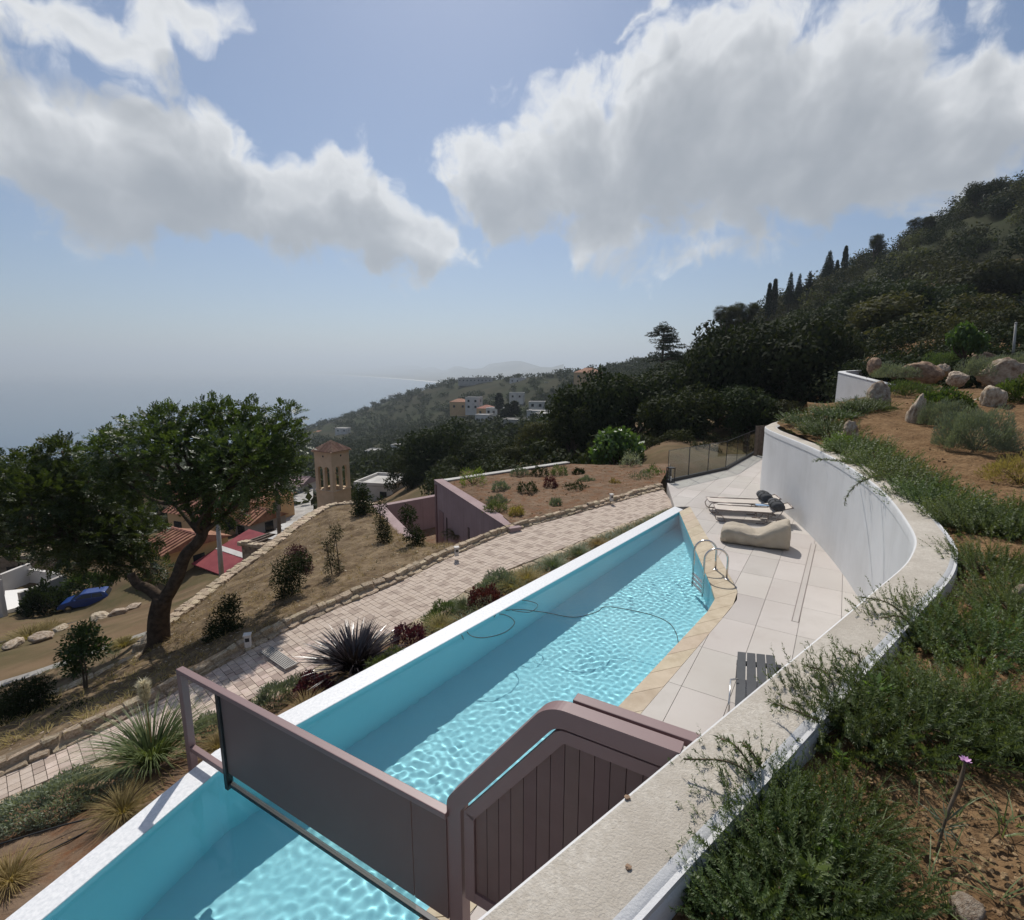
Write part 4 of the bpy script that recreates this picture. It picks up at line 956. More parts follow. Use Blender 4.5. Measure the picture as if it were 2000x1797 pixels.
# ================================================================== PLANTS
def unit(a): return a/np.maximum(np.linalg.norm(a, axis=-1, keepdims=True), 1e-9)
def rdir(r, n): return unit(r.normal(size=(n, 3)))
def leaf_quads(B, D, Wv, ll, lw):
    """rhombic leaves: base B, direction D, width direction Wv"""
    ll = np.asarray(ll).reshape(-1, 1) if np.ndim(ll) else ll; lw = np.asarray(lw).reshape(-1, 1) if np.ndim(lw) else lw
    mid = B+D*ll*0.45; return np.stack([B, mid+Wv*lw*0.5, B+D*ll, mid-Wv*lw*0.5], 1)
def sprays(r, P, D, L, K, ll, lw, droop=0.15):
    """compound leaves: pairs of leaflets along a stalk"""
    n = len(P); up = rdir(r, n)*0.7+np.array([0, 0, 1.0]); Sd = unit(np.cross(D, up)); Nn = unit(np.cross(Sd, D)); out = []
    for k in range(K):
        t = (k+0.6)/K; B = P+D*(L*t)[:, None]-np.array([0, 0, 1.0])*(droop*L*t*t)[:, None]
        for s in (-1, 1):
            d = unit(Sd*s+D*0.45+rdir(r, n)*0.25); w = unit(np.cross(d, Nn)+rdir(r, n)*0.2)
            out.append(leaf_quads(B, d, w, ll*r.uniform(.8, 1.2, n), lw*r.uniform(.8, 1.2, n)))
    B = P+D*L[:, None]-np.array([0, 0, 1.0])*(droop*L)[:, None]
    out.append(leaf_quads(B, D, Sd, ll*np.ones(n), lw*np.ones(n)))
    return np.concatenate(out)
def clump_points(r, clumps, n, shell=0.35):
    """points near the surface of overlapping ellipsoids; returns positions and outward directions"""
    w = np.array([c[1][0]*c[1][1]+c[1][0]*c[1][2]+c[1][1]*c[1][2] for c in clumps]); ids = r.choice(len(clumps), n, p=w/w.sum())
    c = np.array([q[0] for q in clumps])[ids]; R = np.array([q[1] for q in clumps])[ids]
    d = rdir(r, n); rad_ = 1-shell*np.abs(r.normal(size=(n, 1)))*0.8
    return c+d*R*rad_, unit(d/R)
def leaves_on(r, P, O, ll, lw, spread=0.9, flat=0.0):
    """leaves at P; flat > 0: share of leaves lying like shingles on the crown's surface"""
    n = len(P); d = unit(O+rdir(r, n)*spread+np.array([0, 0, -0.1])); w = unit(np.cross(d, rdir(r, n)))
    if flat:
        m = r.random(n) < flat; nn = unit(O+rdir(r, n)*.32); t = unit(np.cross(nn, rdir(r, n))); d[m] = t[m]; w[m] = np.cross(nn, t)[m]
    return leaf_quads(P, d, w, ll*r.uniform(.7, 1.3, n), lw*r.uniform(.7, 1.3, n))
def limb(mb, pts, r0, r1, k=8, per=5):
    p = catmull(pts, per); n = len(p); mb.tube([tuple(q) for q in p], [r0+(r1-r0)*i/(n-1) for i in range(n)], k)
def branches(r, mb, start, clumps, r0, k=6):
    for c, R in clumps:
        a = np.array(start, float); b = np.array(c, float); m = (a+b)/2+r.normal(size=3)*0.12*np.linalg.norm(b-a)+np.array([0, 0, -0.06])*np.linalg.norm(b-a)
        limb(mb, [a, m, b], r0, r0*0.25, k, 4)

# ---- the carob tree by the lower kerb, its trunk forked
def build_tree(name, label, trunk_mb, quads, leafmat, group=None, cat='tree', loc=(0, 0, 0)):
    t = thing(name, label, cat, loc, 0, group)
    trunk_mb.build('trunk', M['bark'], t, True); link('crown', quads_mesh('crown', quads), leafmat, t); return t
r = np.random.default_rng(21)
D0 = 11.7
T = lambda px, py, dd=0.0: np.array(at(px, py, D0+dd))
cl = []
for px, py, wpx, hpx, dd in ((300,850,60,48,0),(250,880,65,55,.5),(380,850,70,50,.3),(340,900,85,65,-.3),(440,840,65,50,0),(500,850,55,50,.4),(550,870,50,60,0),(560,820,30,35,.2),(470,910,80,70,-.5),(410,960,65,55,0),(520,930,60,60,.2),
        (215,880,45,40,0),(330,820,30,30,.2),(420,805,40,28,.1),(490,810,32,30,.3),(275,940,60,55,.6),(440,1000,40,28,.1),(545,905,40,40,-.3),(190,900,30,30,.2),(240,940,55,45,.3)):
    c = T(px, py, dd*1.6); k = D0/1000*1.02; cl.append((c, np.array([wpx*k, min(wpx, hpx)*k*1.05, hpx*k])))
P, O = clump_points(r, cl, 5600, 0.42); q = sprays(r, P, unit(O+rdir(r, len(P))*0.7+np.array([0, 0, .25])), r.uniform(.13, .24, len(P)), 5, 0.072, 0.036)
mb = MB()
bs = T(312,1275); fork = T(318,1165)
limb(mb, [bs+np.array([0, 0, -.4]), bs, T(310,1210), fork], .29, .21, 12)
for a in range(5):
    an = a*1.3; limb(mb, [bs+np.array([.42*cos(an), .42*sin(an), -.25]), bs+np.array([.24*cos(an), .24*sin(an), .1]), T(312,1215)], .13, .1, 7)
limb(mb, [fork+np.array([0, 0, -.12]), T(345,1130), T(362,1085), T(392,1050), T(404,1000), T(405,950)], .16, .10, 12)
limb(mb, [fork+np.array([0, 0, -.1]), T(290,1150), T(268,1140), T(255,1120)], .14, .09, 10)
branches(r, mb, T(405,960), [(c, R) for c, R in cl], .075, 6)
branches(r, mb, T(392,1045), cl[:8], .06, 6)
build_tree('carob_tree', 'large carob tree with dark forked trunk rising below the path', mb, q, M['carob'], 'carob trees over the village')
# second carob, more to the left and lower
r = np.random.default_rng(22); D0 = 13.0; cl = []
for px, py, wpx, hpx, dd in ((30,930,70,50,0),(110,910,55,50,.3),(120,880,30,28,.2),(60,970,90,60,-.4),(150,960,70,60,0),(190,1000,65,60,.2),(60,1030,90,55,.1),(150,1050,85,50,-.3),(220,1060,65,45,.2),(260,1090,50,35,0),(-30,1000,80,80,.3),(-60,940,70,50,.1),
        (250,1010,50,40,.5),(200,1100,60,30,-.2),(120,1090,60,30,.3),(280,1045,35,35,.1),(300,1110,35,30,.2),(-120,1010,80,60,0),(175,930,40,35,.2)):
    c = T(px, py, dd*1.6); k = D0/1000*1.05; cl.append((c, np.array([wpx*k, min(wpx, hpx)*k*1.05, hpx*k])))
P, O = clump_points(r, cl, 6200, 0.38); q = sprays(r, P, unit(O+rdir(r, len(P))*0.7+np.array([0, 0, .25])), r.uniform(.14, .26, len(P)), 5, 0.078, 0.04)
mb = MB(); b = at(306,1190,14.2); b.z = gz(b.x, b.y)-.3
limb(mb, [tuple(b), tuple(at(300,1150,14.0)), tuple(at(262,1095,13.5)), tuple(at(150,1035,13.0))], .11, .08, 10); branches(r, mb, T(150,1040), cl, .07, 6)
build_tree('carob_tree', 'low spreading carob tree covering the village behind blue car', mb, q, M['carob'], 'carob trees over the village')

# ---- generic tree kinds (unit size: crown radius about 1, crown centre at height 1.2)
def kind_round(seed, mat, nl=9000, ll=0.075, lw=0.045, cls=22, flat=0.8):
    r = np.random.default_rng(seed); cl = []
    for i in range(cls):
        d = rdir(r, 1)[0]; d[2] = abs(d[2])*1.0-0.35*r.random(); k = r.uniform(.45, .78); c = d*np.array([1, 1, flat])*k+np.array([0, 0, 1.15]); R = r.uniform(.22, .40)
        cl.append((c, np.array([R, R, R*.82])))
    P, O = clump_points(r, cl, nl, .3); q = leaves_on(r, P, O, ll, lw, .9, .65)
    mb = MB(); limb(mb, [(0, 0, -.3), (.03, 0, .3), (0, .04, .8)], .10, .06, 8); branches(r, mb, (0, .02, .6), cl[::2], .035, 5)
    return mb.mesh('trunk', True), quads_mesh('crown', q), mat
def kind_cypress(seed, mat, wide=0.16):
    r = np.random.default_rng(seed); n = 2600; t = r.random(n)**0.8; a = r.uniform(0, 2*pi, n); R = wide*np.sin(np.clip(t*0.93+.07, 0, 1)*pi)**0.6*(1-.35*t)*(1+.25*np.sin(a*3+t*20))
    P = np.stack([R*np.cos(a), R*np.sin(a), t*2.0], -1); O = unit(np.stack([np.cos(a)*.4, np.sin(a)*.4, np.ones(n)], -1)); q = leaves_on(r, P, O, .12, .045, .5)
    mb = MB(); mb.tube([(0, 0, -.2), (0, 0, 1.6)], [.03, .01], 6); return mb.mesh('trunk', True), quads_mesh('crown', q), mat
def kind_cedar(seed, mat):
    r = np.random.default_rng(seed); cl = []; mb = MB(); limb(mb, [(0, 0, -.4), (.02, 0, .6), (0, .02, 1.9)], .085, .02, 8)
    for lay in range(6):
        z = .55+lay*.26; rad__ = (1.0-.13*lay)*r.uniform(.8, 1.05)
        for k in range(6):
            a = r.uniform(0, 2*pi); rr_ = rad__*r.uniform(.5, 1); c = np.array([rr_*cos(a), rr_*sin(a), z+r.normal()*.04]); cl.append((c, np.array([.26, .26, .07])))
            limb(mb, [(0, 0, z-.08), tuple(c*np.array([.5, .5, 1])), tuple(c)], .025, .008, 5, 3)
    cl.append((np.array([0, 0, 2.0]), np.array([.14, .14, .16])))
    P, O = clump_points(r, cl, 5000, .4); return mb.mesh('trunk', True), quads_mesh('crown', leaves_on(r, P, O, .09, .03, .8)), mat
def kind_fir(seed, mat):
    r = np.random.default_rng(seed); cl = []; mb = MB(); mb.tube([(0, 0, -.2), (0, 0, 2.0)], [.05, .008], 6)
    for lay in range(11):
        z = .35+lay*.155; rad__ = .62*(1-lay/11.5)
        for k in range(6):
            a = k*pi/3+lay+r.uniform(-.3, .3); cl.append((np.array([rad__*.62*cos(a), rad__*.62*sin(a), z]), np.array([rad__*.36+.03, rad__*.36+.03, .05])))
    P, O = clump_points(r, cl, 3200, .4); return mb.mesh('trunk', True), quads_mesh('crown', leaves_on(r, P, O, .13, .055, .7)), mat
def kind_gum(seed, mat):
    r = np.random.default_rng(seed); cl = []; mb = MB()
    for k in range(9):
        a = r.uniform(0, 2*pi); h = r.uniform(1.2, 1.95); R = r.uniform(.2, .55); c = np.array([R*cos(a), R*sin(a), h]); cl.append((c, np.array([.17, .17, .24])))
        limb(mb, [(0, 0, -.2), (0, 0, .5), tuple(c*np.array([.6, .6, .7])), tuple(c)], .05, .012, 5, 4)
    P, O = clump_points(r, cl, 2600, .5); q = sprays(r, P, unit(O+rdir(r, len(P))*.7), np.full(len(P), .12), 2, .075, .02); return mb.mesh('trunk', True), quads_mesh('crown', q), mat
KIND = {'oak0': kind_round(1, M['oak']), 'oak1': kind_round(2, M['oak'], cls=28), 'oak2': kind_round(3, M['oak2'], cls=18), 'oak3': kind_round(9, M['oak2'], cls=24, flat=.6), 'olive': kind_round(4, M['olive'], cls=20, lw=.035),
        'fig': kind_round(5, M['fig'], nl=4200, ll=.14, lw=.10, cls=16), 'bush': kind_round(6, M['oak'], cls=14, flat=.6), 'cyp': kind_cypress(7, M['conifer']), 'cedar': kind_cedar(8, M['conifer']), 'fir': kind_fir(9, M['conifer']), 'gum': kind_gum(10, M['oak2'])}
for k_, (a, b, c) in KIND.items():
    a.materials.append(M['bark']); b.materials.append(c)
TH = {'cyp': 2.0, 'cedar': 2.15, 'fir': 2.0, 'gum': 2.1}
def plant_tree(name, label, kind, px, top, bot, wpx, d, group, seed=0, cat='tree'):
    """crown between top and bot photo rows, wpx wide, at depth d; the trunk goes down to the ground"""
    a, b, c = KIND[kind]; c0 = at(px, (top+bot)/2, d); h = (at(px, top, d).z-at(px, bot, d).z); w = wpx/FPX*d/1.0
    t = thing(name, label, cat, (0, 0, 0), 0, group); rs = random.Random(seed*7+int(px))
    H = TH.get(kind)
    if H:
        zb = at(px, bot, d).z; t.location = (c0.x, c0.y, zb); s = (w/2/(.17 if kind == 'cyp' else 1.0 if kind == 'cedar' else .62), h/H)
    else:
        s = (w/2*1.05, h/1.40); t.location = (c0.x, c0.y, at(px, bot, d).z-0.30*s[1])
    t.rotation_euler = (0, 0, rs.uniform(0, 6.28))
    tr = link('trunk', a, None, t); cr_ = link('crown', b, None, t)
    for o in (tr, cr_): o.scale = (s[0], s[0]*rs.uniform(.85, 1.1), s[1])
    g = gz(c0.x, c0.y); zb = t.location.z
    if zb-.2*s[1] > g:   # lengthen the stem to the ground
        L = zb-g+.3; MB().tube([(0, 0, -L), (0, 0, .35*s[1])], [.10*s[0], .07*s[0]], 7).build('stem', M['bark'], t)
    return t
GB = 'dark evergreen trees beyond the terrace'
for i, a in enumerate((
 ('oak0','dark evergreen tree standing behind the green roof corner',860,838,975,180,62), ('oak1','dark evergreen above the middle of the green roof parapet',955,862,950,130,52),
 ('oak0','dark evergreen filling the gap beside the bell tower roofs',800,900,985,110,58), ('olive','yellowish olive bush behind the green roof',1055,840,930,120,46),
 ('oak2','dull evergreen bush left of the yellowish olive',1000,870,930,90,44),
 ('oak0','broad dark evergreen at the end of the green roof',1150,745,925,190,40), ('oak1','tall dark evergreen behind the light green fig bush',1235,738,905,200,42),
 ('oak0','massive dark evergreen standing above the glass fence',1410,655,885,210,40), ('oak1','massive dark evergreen left of the white wall end',1510,638,860,230,39),
 ('oak2','brownish evergreen between white wall end and garden wall',1590,700,850,170,41), ('oak0','dark evergreen low behind the glass fence',1330,770,905,170,35),
 ('oak1','dark evergreen bush behind the timber gate',1440,760,880,160,34), ('oak3','low brown shrub tree above the timber gate',1530,780,870,120,33),
 ('fig','glossy light green fig bush beside the green roof',1210,848,945,120,27), ('oak1','dark evergreen on the far side of the fig bush',1120,800,925,120,37),
 ('olive','wide flat topped olive tree behind garden wall',1740,600,735,250,46), ('olive','second wide olive tree to the right of the first',1880,600,730,200,48),
 ('oak0','dark evergreen directly behind the garden wall',1640,660,790,150,44), ('oak2','evergreen at the right edge behind the rockery',1975,600,740,160,40),
 ('oak1','dark evergreen behind the wide olive trees',1820,560,690,180,60), ('fig','small leafy tree standing behind the rockery boulders',1885,640,720,70,24),
 ('oak0','evergreen between the cedar and the terrace trees',1310,718,800,150,58), ('oak2','dull evergreen on the slope over the red roofed villa',1200,735,830,140,62),
 ('oak3','brownish evergreen high behind the terrace trees',1450,655,760,160,62), ('oak1','dark evergreen left of the wide olives on the slope',1580,610,740,170,64),
 ('oak0','evergreen on the slope over the wide olives',1700,560,680,170,72), ('oak2','evergreen high on slope right of the wide olives',1930,510,640,180,66))):
    plant_tree('evergreen_tree' if a[0] != 'fig' else 'leafy_tree', a[1], a[0], a[2], a[3], a[4], a[5], a[6], GB, i)
SK = 'trees on the skyline'
for i, a in enumerate((('cedar','dark spreading cedar rising above the tree line',1295,628,725,96,74), ('gum','feathery gum tree on the skyline right of the cedar',1415,598,680,60,85), ('gum','feathery gum tree beside the first on the skyline',1452,592,670,45,88),
 ('cyp','slim cypress alone on the upper skyline',1650,482,540,9,135), ('fir','stubby fir left of the upper cypress',1619,490,545,28,132), ('cyp','thin cypress at the foot of the ridge',1501,555,625,9,125),
 ('cyp','thin pale cypress just right of the lowest cypress',1512,547,620,10,128), ('fir','small fir on the ridge between cypress and stubby fir',1543,532,600,22,128), ('fir','second small fir in the ridge row',1560,535,600,20,129), ('fir','third small fir in the ridge row leaning right',1580,530,595,24,129),
 ('gum','ragged tree on the skyline above upper cypress',1708,459,520,32,132), ('gum','ragged bare topped tree on upper ridge',1800,425,470,40,128), ('oak1','dark tree crowning the ridge near the frame edge',1925,355,420,70,122),
 ('cyp','small cypress right of the stubby fir',1634,509,550,7,133))):
    plant_tree('ridge_tree' if a[0] not in ('cyp', 'cedar', 'fir') else {'cyp': 'cypress', 'cedar': 'cedar', 'fir': 'fir_tree'}[a[0]], a[1], a[0], a[2], a[3], a[4], a[5], a[6], SK, i+50)
for i, a in enumerate((('cyp',992,790,850,22,190),('cyp',1005,785,850,24,192),('cyp',975,768,800,16,240),('cyp',985,800,850,20,188))):
    plant_tree('cypress', ('front left cypress of the far clump', 'tallest cypress in the far clump among white houses', 'small lone cypress behind the far clump', 'lowest cypress of the far clump')[i], a[0], a[1], a[2], a[3], a[4], a[5], 'cypresses among the far houses', i+80)

FARH = (('far house with hipped red roof on the ridge',1152,742,300,16,12,4.4,-12,'peach','hip',(3,1)), ('far white cube house below the cypress clump',1050,806,235,7,7,4.6,-10,'housewhite','flat',(2,2)), ('far long white roofed house near the cypress clump',1062,820,190,11,7,3,-18,'housewhite','flat',(3,1)),
 ('far orange roofed house at left of the house cluster',897,802,290,10,8,5,-6,'peach','hip',(2,1)), ('far white house in the middle of the cluster',925,800,285,8,7,6.5,-14,'housewhite','flat',(2,2)), ('far red roofed house right of the cluster middle',950,812,275,9,8,4,-16,'peach','hip',(2,1)), ('far two storey white house with balcony',968,822,255,8,7,6,-16,'housewhite','flat',(3,2)), ('far low white house under the balcony house',945,828,240,7,6,4,-16,'housewhite','flat',(3,1)),
 ('far house with pale roof among trees above cluster',1010,780,330,9,7,4,-10,'housewhite','flat',(2,1)), ('long hotel with arcade on the far ridge',928,747,520,34,12,4.5,-4,'housegrey','flat',(9,1)), ('far house on the ridge right of the hotel',1012,748,460,14,9,4,-8,'housewhite','flat',(3,1)), ('far small house on the ridge crest',1075,757,400,8,7,4,-8,'housewhite','flat',(2,1)),
 ('far red roofed house behind bell tower trees',822,872,230,8,7,3.4,-14,'peach','hip',(2,1)), ('far pale roofed house right of the flat roofed one',790,882,205,10,7,2.2,-18,'housewhite','flat',(3,1)), ('far white house over the flat village roof',735,893,215,9,7,2.4,-8,'housewhite','flat',(2,1)), ('lone white house low on the coast',667,845,480,12,8,4,-5,'housewhite','flat',(2,1)), ('pale roof at the shoreline by carob crown',622,850,560,14,9,3,-2,'peach','hip',(2,1)),
 ('far white terrace building below the villa',1090,826,165,13,9,2.6,-16,'housewhite','flat',(3,1)), ('far long grey retaining building left of terrace building',1035,836,160,16,6,2.2,-17,'housegrey','flat',(4,1)))
# ---- woods on the hill and scrub on the coast, each one mass
def mass(name, label, cat, mat, pts, rads, nl, ll, seed, flat=.75):
    r = np.random.default_rng(seed); out = []
    for (x, y, z), R in zip(pts, rads):
        k = 6; cl = [(np.array([x, y, z+R*.45])+rdir(r, 1)[0]*np.array([R*.55, R*.55, R*.3]), np.array([R*.52, R*.52, R*.52*flat])*r.uniform(.7, 1.15)) for _ in range(k)]
        P, O = clump_points(r, cl, nl, .25); O[:, 2] = np.abs(O[:, 2])*0.7+O[:, 2]*.3
        out.append(leaves_on(r, P, O, ll*R, ll*R*.62, .8, .75))
    o = link(name, quads_mesh(name, np.concatenate(out)), mat); return tag(o, label, cat, kind='stuff')
r = np.random.default_rng(77)
def scatter(n, a0, a1, r0, r1, rmin, rmax, keep=None, power=1.0):
    a = r.uniform(rad(a0), rad(a1), n); d = np.sqrt(r.uniform(r0**2, r1**2, n)) if power == 1 else np.exp(r.uniform(math.log(r0), math.log(r1), n))
    x = d*np.sin(a); y = d*np.cos(a); z = ground(x, y); R = rmin+(rmax-rmin)*r.random(n)**1.6; m = z > -117
    if keep is not None: m &= keep(x, y, z, a, d)
    for h_ in FARH:      # the houses stand in clearings
        c_ = at(h_[1], h_[2], h_[3]); xs = x/y*c_.y-c_.x; m &= ~((np.abs(xs) < h_[4]*.62+R*.6) & (y < c_.y+h_[5]+2) & (y > c_.y*.87))
    return np.stack([x, y, z], -1)[m], R[m]
p, R = scatter(600, 19, 56, 56, 190, 2.2, 5.0); p2, R2 = scatter(90, 27, 58, 35, 60, 1.3, 2.4, lambda x, y, z, a, d: (y > 27)); p = np.concatenate([p, p2]); R = np.concatenate([R, R2]); o_ = r.permutation(len(p)); p = p[o_]; R = R[o_]
cutp = (np.array([0, .38, .66, .84, 1.0])*len(p)).astype(int)
for k, (nm, lb, mt) in enumerate((('hill_wood', 'dark evergreen wood covering the hill on the right', 'oak'), ('hill_scrub', 'duller scrub oaks mixed into the hill wood', 'oak2'), ('hill_olives', 'yellowish olive crowns scattered over the hill', 'olive'), ('hill_pines', 'blackish pine crowns scattered over the hill', 'conifer'))):
    mass(nm, lb, 'wood', M[mt], p[cutp[k]:cutp[k+1]], R[cutp[k]:cutp[k+1]], 540, .122, 1+k)
p, R = scatter(150, 33.5, 56, 27, 42, .8, 1.7, lambda x, y, z, a, d: (y > 23) & (d > 33-0.25*(np.degrees(a)-33))); p[:, 2] = np.maximum(p[:, 2], 3.6); mass('crest_scrub', 'dark low scrub along the back of the rockery crest', 'scrub', M['oak'], p, R, 520, .16, 9)
p, R = scatter(420, 3, 24, 75, 420, 2.2, 4.2, power=2); mass('ridge_wood', 'tree covered ridge running down to the coast', 'wood', M['oak'], p, R, 300, .2, 3)
p, R = scatter(3300, -26, 16, 95, 900, 1.8, 4.4, lambda x, y, z, a, d: d > 60+0*a, power=2); R = R*(0.6+np.hypot(p[:, 0], p[:, 1])/700)
mass('coastal_scrub', 'low dark scrub covering the slope down to the sea', 'scrub', M['oak'], p, R, 56, .38, 4)
p, R = scatter(500, -50, -18, 60, 400, 1.5, 3.2, power=2); mass('slope_scrub', 'scrub on the slope beyond the village', 'scrub', M['oak2'], p, R, 64, .42, 5)
p, R = scatter(110, -9, 13, 30, 62, .9, 2.0, lambda x, y, z, a, d: d > 30); mass('thicket', 'dark thicket of bushes behind the green roof', 'thicket', M['oak'], p, R, 420, .17, 7)
p, R = scatter(120, 12, 34, 30, 44, .5, 1.1); mass('undergrowth', 'brown dry undergrowth at the foot of the wood', 'undergrowth', M['oak2'], p, R*0.8, 260, .2, 6)
# ---- rosemary and other small plants
def sprig_quads(r, P, D, L, K, nl, nw, curl=0.35):
    """woody sprigs set all round with needles"""
    n = len(P); out = []; bend = unit(rdir(r, n)+np.array([0, 0, .8]))*curl
    for k in range(K):
        t = (k+.5)/K*np.ones(n)+r.uniform(-.02, .02, n); B = P+D*(L*t)[:, None]+bend*(L*t*t)[:, None]*.5; Td = unit(D+bend*t[:, None])
        pr = rdir(r, n); pr = unit(pr-Td*(pr*Td).sum(-1, keepdims=True)); d = unit(pr+Td*.75); w = unit(np.cross(d, Td)); out.append(leaf_quads(B, d, w, nl*(1.15-.45*t)*r.uniform(.8, 1.2, n), nw))
    S_ = unit(np.cross(D, rdir(r, n))); e = P+D*L[:, None]*.55+bend*(L*.15)[:, None]; e2 = P+D*L[:, None]+bend*(L*.5)[:, None]
    out.append(np.stack([P+S_*.004, e+S_*.0025, e-S_*.0025, P-S_*.004], 1)); out.append(np.stack([e+S_*.0025, e2, e2-S_*.001, e-S_*.0025], 1))
    return np.concatenate(out)
def rosemary_kind(seed, n, K, L=(.16, .34), up=.5, nl=.030, nw=.0062):
    """low spreading bush of radius about 0.5"""
    r = np.random.default_rng(seed); a = r.uniform(0, 2*pi, n); rr_ = .46*np.sqrt(r.random(n)); P = np.stack([rr_*np.cos(a), rr_*np.sin(a), .02+.16*(1-(rr_/.5)**2)*r.random(n)], -1)
    D = unit(np.stack([np.cos(a)*(rr_*1.6+.15), np.sin(a)*(rr_*1.6+.15), up*r.uniform(.1, 1.2, n)], -1)+rdir(r, n)*.35)
    return quads_mesh('needles', sprig_quads(r, P, D, r.uniform(*L, n), K, nl, nw))
RK = [rosemary_kind(s, 225, 64, L=(.18, .40), up=.7, nl=.038, nw=.0078) for s in (1, 2, 3)]; RKL = [rosemary_kind(s, 300, 36, L=(.2, .4), up=1.0, nl=.045, nw=.013) for s in (4, 5, 6)]
for m_ in RK+RKL: m_.materials.append(M['rosemary'])
def stem_mesh(seed, n=14, R=.4, h=.16):
    r = random.Random(seed); mb = MB()
    for k in range(n):
        a = r.uniform(0, 6.28); rr_ = r.uniform(.15, R); mb.tube([(0, 0, -.03), (rr_*.5*cos(a), rr_*.5*sin(a), h*r.uniform(.3, .9)), (rr_*cos(a), rr_*sin(a), h*r.uniform(.4, 1.1))], [.009, .006, .003], 5)
    me = mb.mesh('stems', True); me.materials.append(M['twig']); return me
STM = [stem_mesh(s) for s in (1, 2)]
def low_plant(name, label, kindmesh, loc, sc_, rz, group, cat='plant', tilt=(0, 0), stem=True):
    t = thing(name, label, cat, loc, rz, group); t.rotation_euler = (tilt[0], tilt[1], rz)
    o = link('foliage', kindmesh, None, t); o.scale = sc_
    if stem: s = link('stems', random.choice(STM), None, t); s.scale = sc_
    return t
def gpt(px, py):
    """point of the rockery ground seen at a photo pixel"""
    rr_ = ray(px, py); lo, hi = .6, 60.0
    f = lambda t: EYE+rr_.z*t-rz_(rr_.x*t, rr_.y*t)
    t = lo
    while t < hi and f(t) > 0: t *= 1.03
    a, b = t/1.03, t
    for _ in range(20):
        m_ = (a+b)/2
        if f(m_) > 0: a = m_
        else: b = m_
    return Vector((rr_.x*b, rr_.y*b, EYE+rr_.z*b))
RO = 'rosemary clumps spilling along the white wall'
ros = [ # photo x, y of the base centre, width factor, height factor, words
 (1490,1590,.62,.75,'rosemary reaching over the wall top beside the gate'), (1530,1690,.75,.8,'dark rosemary at the bottom edge of the rockery'), (1650,1600,.5,.5,'rosemary clump in front of the pink flower'),
 (1640,1420,.75,1.0,'rosemary spreading over wall top above the slatted lounge'), (1760,1420,.9,1.0,'wide dark rosemary right of the slatted lounge'), (1900,1400,.9,.9,'rosemary by the pale rock at the frame edge'),
 (1800,1245,.8,1.0,'rosemary leaning over the inner bend of the wall'), (1920,1270,.9,.9,'thick rosemary outside the wall bend'), (1990,1200,.8,.9,'rosemary at frame edge near the wall bend'),
 (1935,1120,.9,.9,'rosemary beside the widest part of the bend'), (1990,1040,.8,.8,'rosemary above the bend at the frame edge'), (1900,1030,.8,.8,'rosemary tumbling onto the bend of the wall'),
 (1830,990,.9,.8,'rosemary trailing over the far side of the bend'), (1770,950,.95,.8,'rosemary with a long twig hanging over the wall'), (1720,915,.95,.8,'rosemary behind the hanging twig'), (1670,885,1.0,.9,'rosemary at the foot of the pointed rock'),
 (1620,850,1.1,.9,'rosemary filling the far curve of the wall'), (1580,828,1.1,.8,'rosemary at the far tip of the curved wall'), (1640,815,1.1,.8,'rosemary behind the pointed rock'), (1690,800,1.0,.7,'rosemary left of the square rock'),
 (1500,1790,.6,.6,'rosemary sprawling at the lower frame edge'), (1660,1760,.55,.6,'rosemary near the pale stone at the lower edge'), (1985,1440,.6,.7,'rosemary at the right edge over bare soil'), (1430,1760,.45,.5,'small rosemary against the wall foot')]
for i, (px, py, w, h, lb) in enumerate(ros):
    p = gpt(px, py); near = p.y < 5.5
    low_plant('rosemary', lb, (RK if near else RKL)[i % 3], p+Vector((0, 0, -.02)), (w*.95 if near else w*1.3, w*.95 if near else w*1.3, h*(1.0 if near else 1.35)), random.uniform(0, 6.28), RO)
# long sprigs hanging over the wall
def hang(label, pts, nl=.034, nw=.008, step=.010, seed=0):
    r = np.random.default_rng(seed); t = thing('rosemary_sprig', label, 'plant', group='rosemary sprigs hanging over the wall')
    p = catmull([tuple(q) for q in pts], 8); L = np.linalg.norm(np.diff(p, axis=0), axis=1).sum(); p = resample(p, max(8, int(L/step))); T_ = unit(np.gradient(p, axis=0)); out = []
    for k in range(3):
        pr = rdir(r, len(p)); pr = unit(pr-T_*(pr*T_).sum(-1, keepdims=True)); d = unit(pr+T_*.7); out.append(leaf_quads(p+T_*r.uniform(-.01, .01, (len(p), 1)), d, unit(np.cross(d, T_)), nl*r.uniform(.7, 1.2, len(p)), nw))
    link('needles', quads_mesh('needles', np.concatenate(out)), M['rosemary'], t); MB().tube([tuple(q) for q in p[::3]], .005, 5).build('stem', M['twig'], t)
def W3(px, py, d): return at(px, py, d)
hang('long rosemary twig dangling over white wall in front of shadow', [W3(1722,930,8.9), W3(1690,935,8.75), W3(1668,950,8.65), W3(1652,972,8.6), W3(1650,985,8.58)], seed=1, nl=.06, nw=.012, step=.016)
hang('short rosemary twig poking over the wall near the far curve', [W3(1660,905,10.2), W3(1630,898,10.0), W3(1605,897,9.9), W3(1590,899,9.85)], seed=2, nl=.055, nw=.012, step=.016)
c0 = on(1350,1470,WTOP+.12)
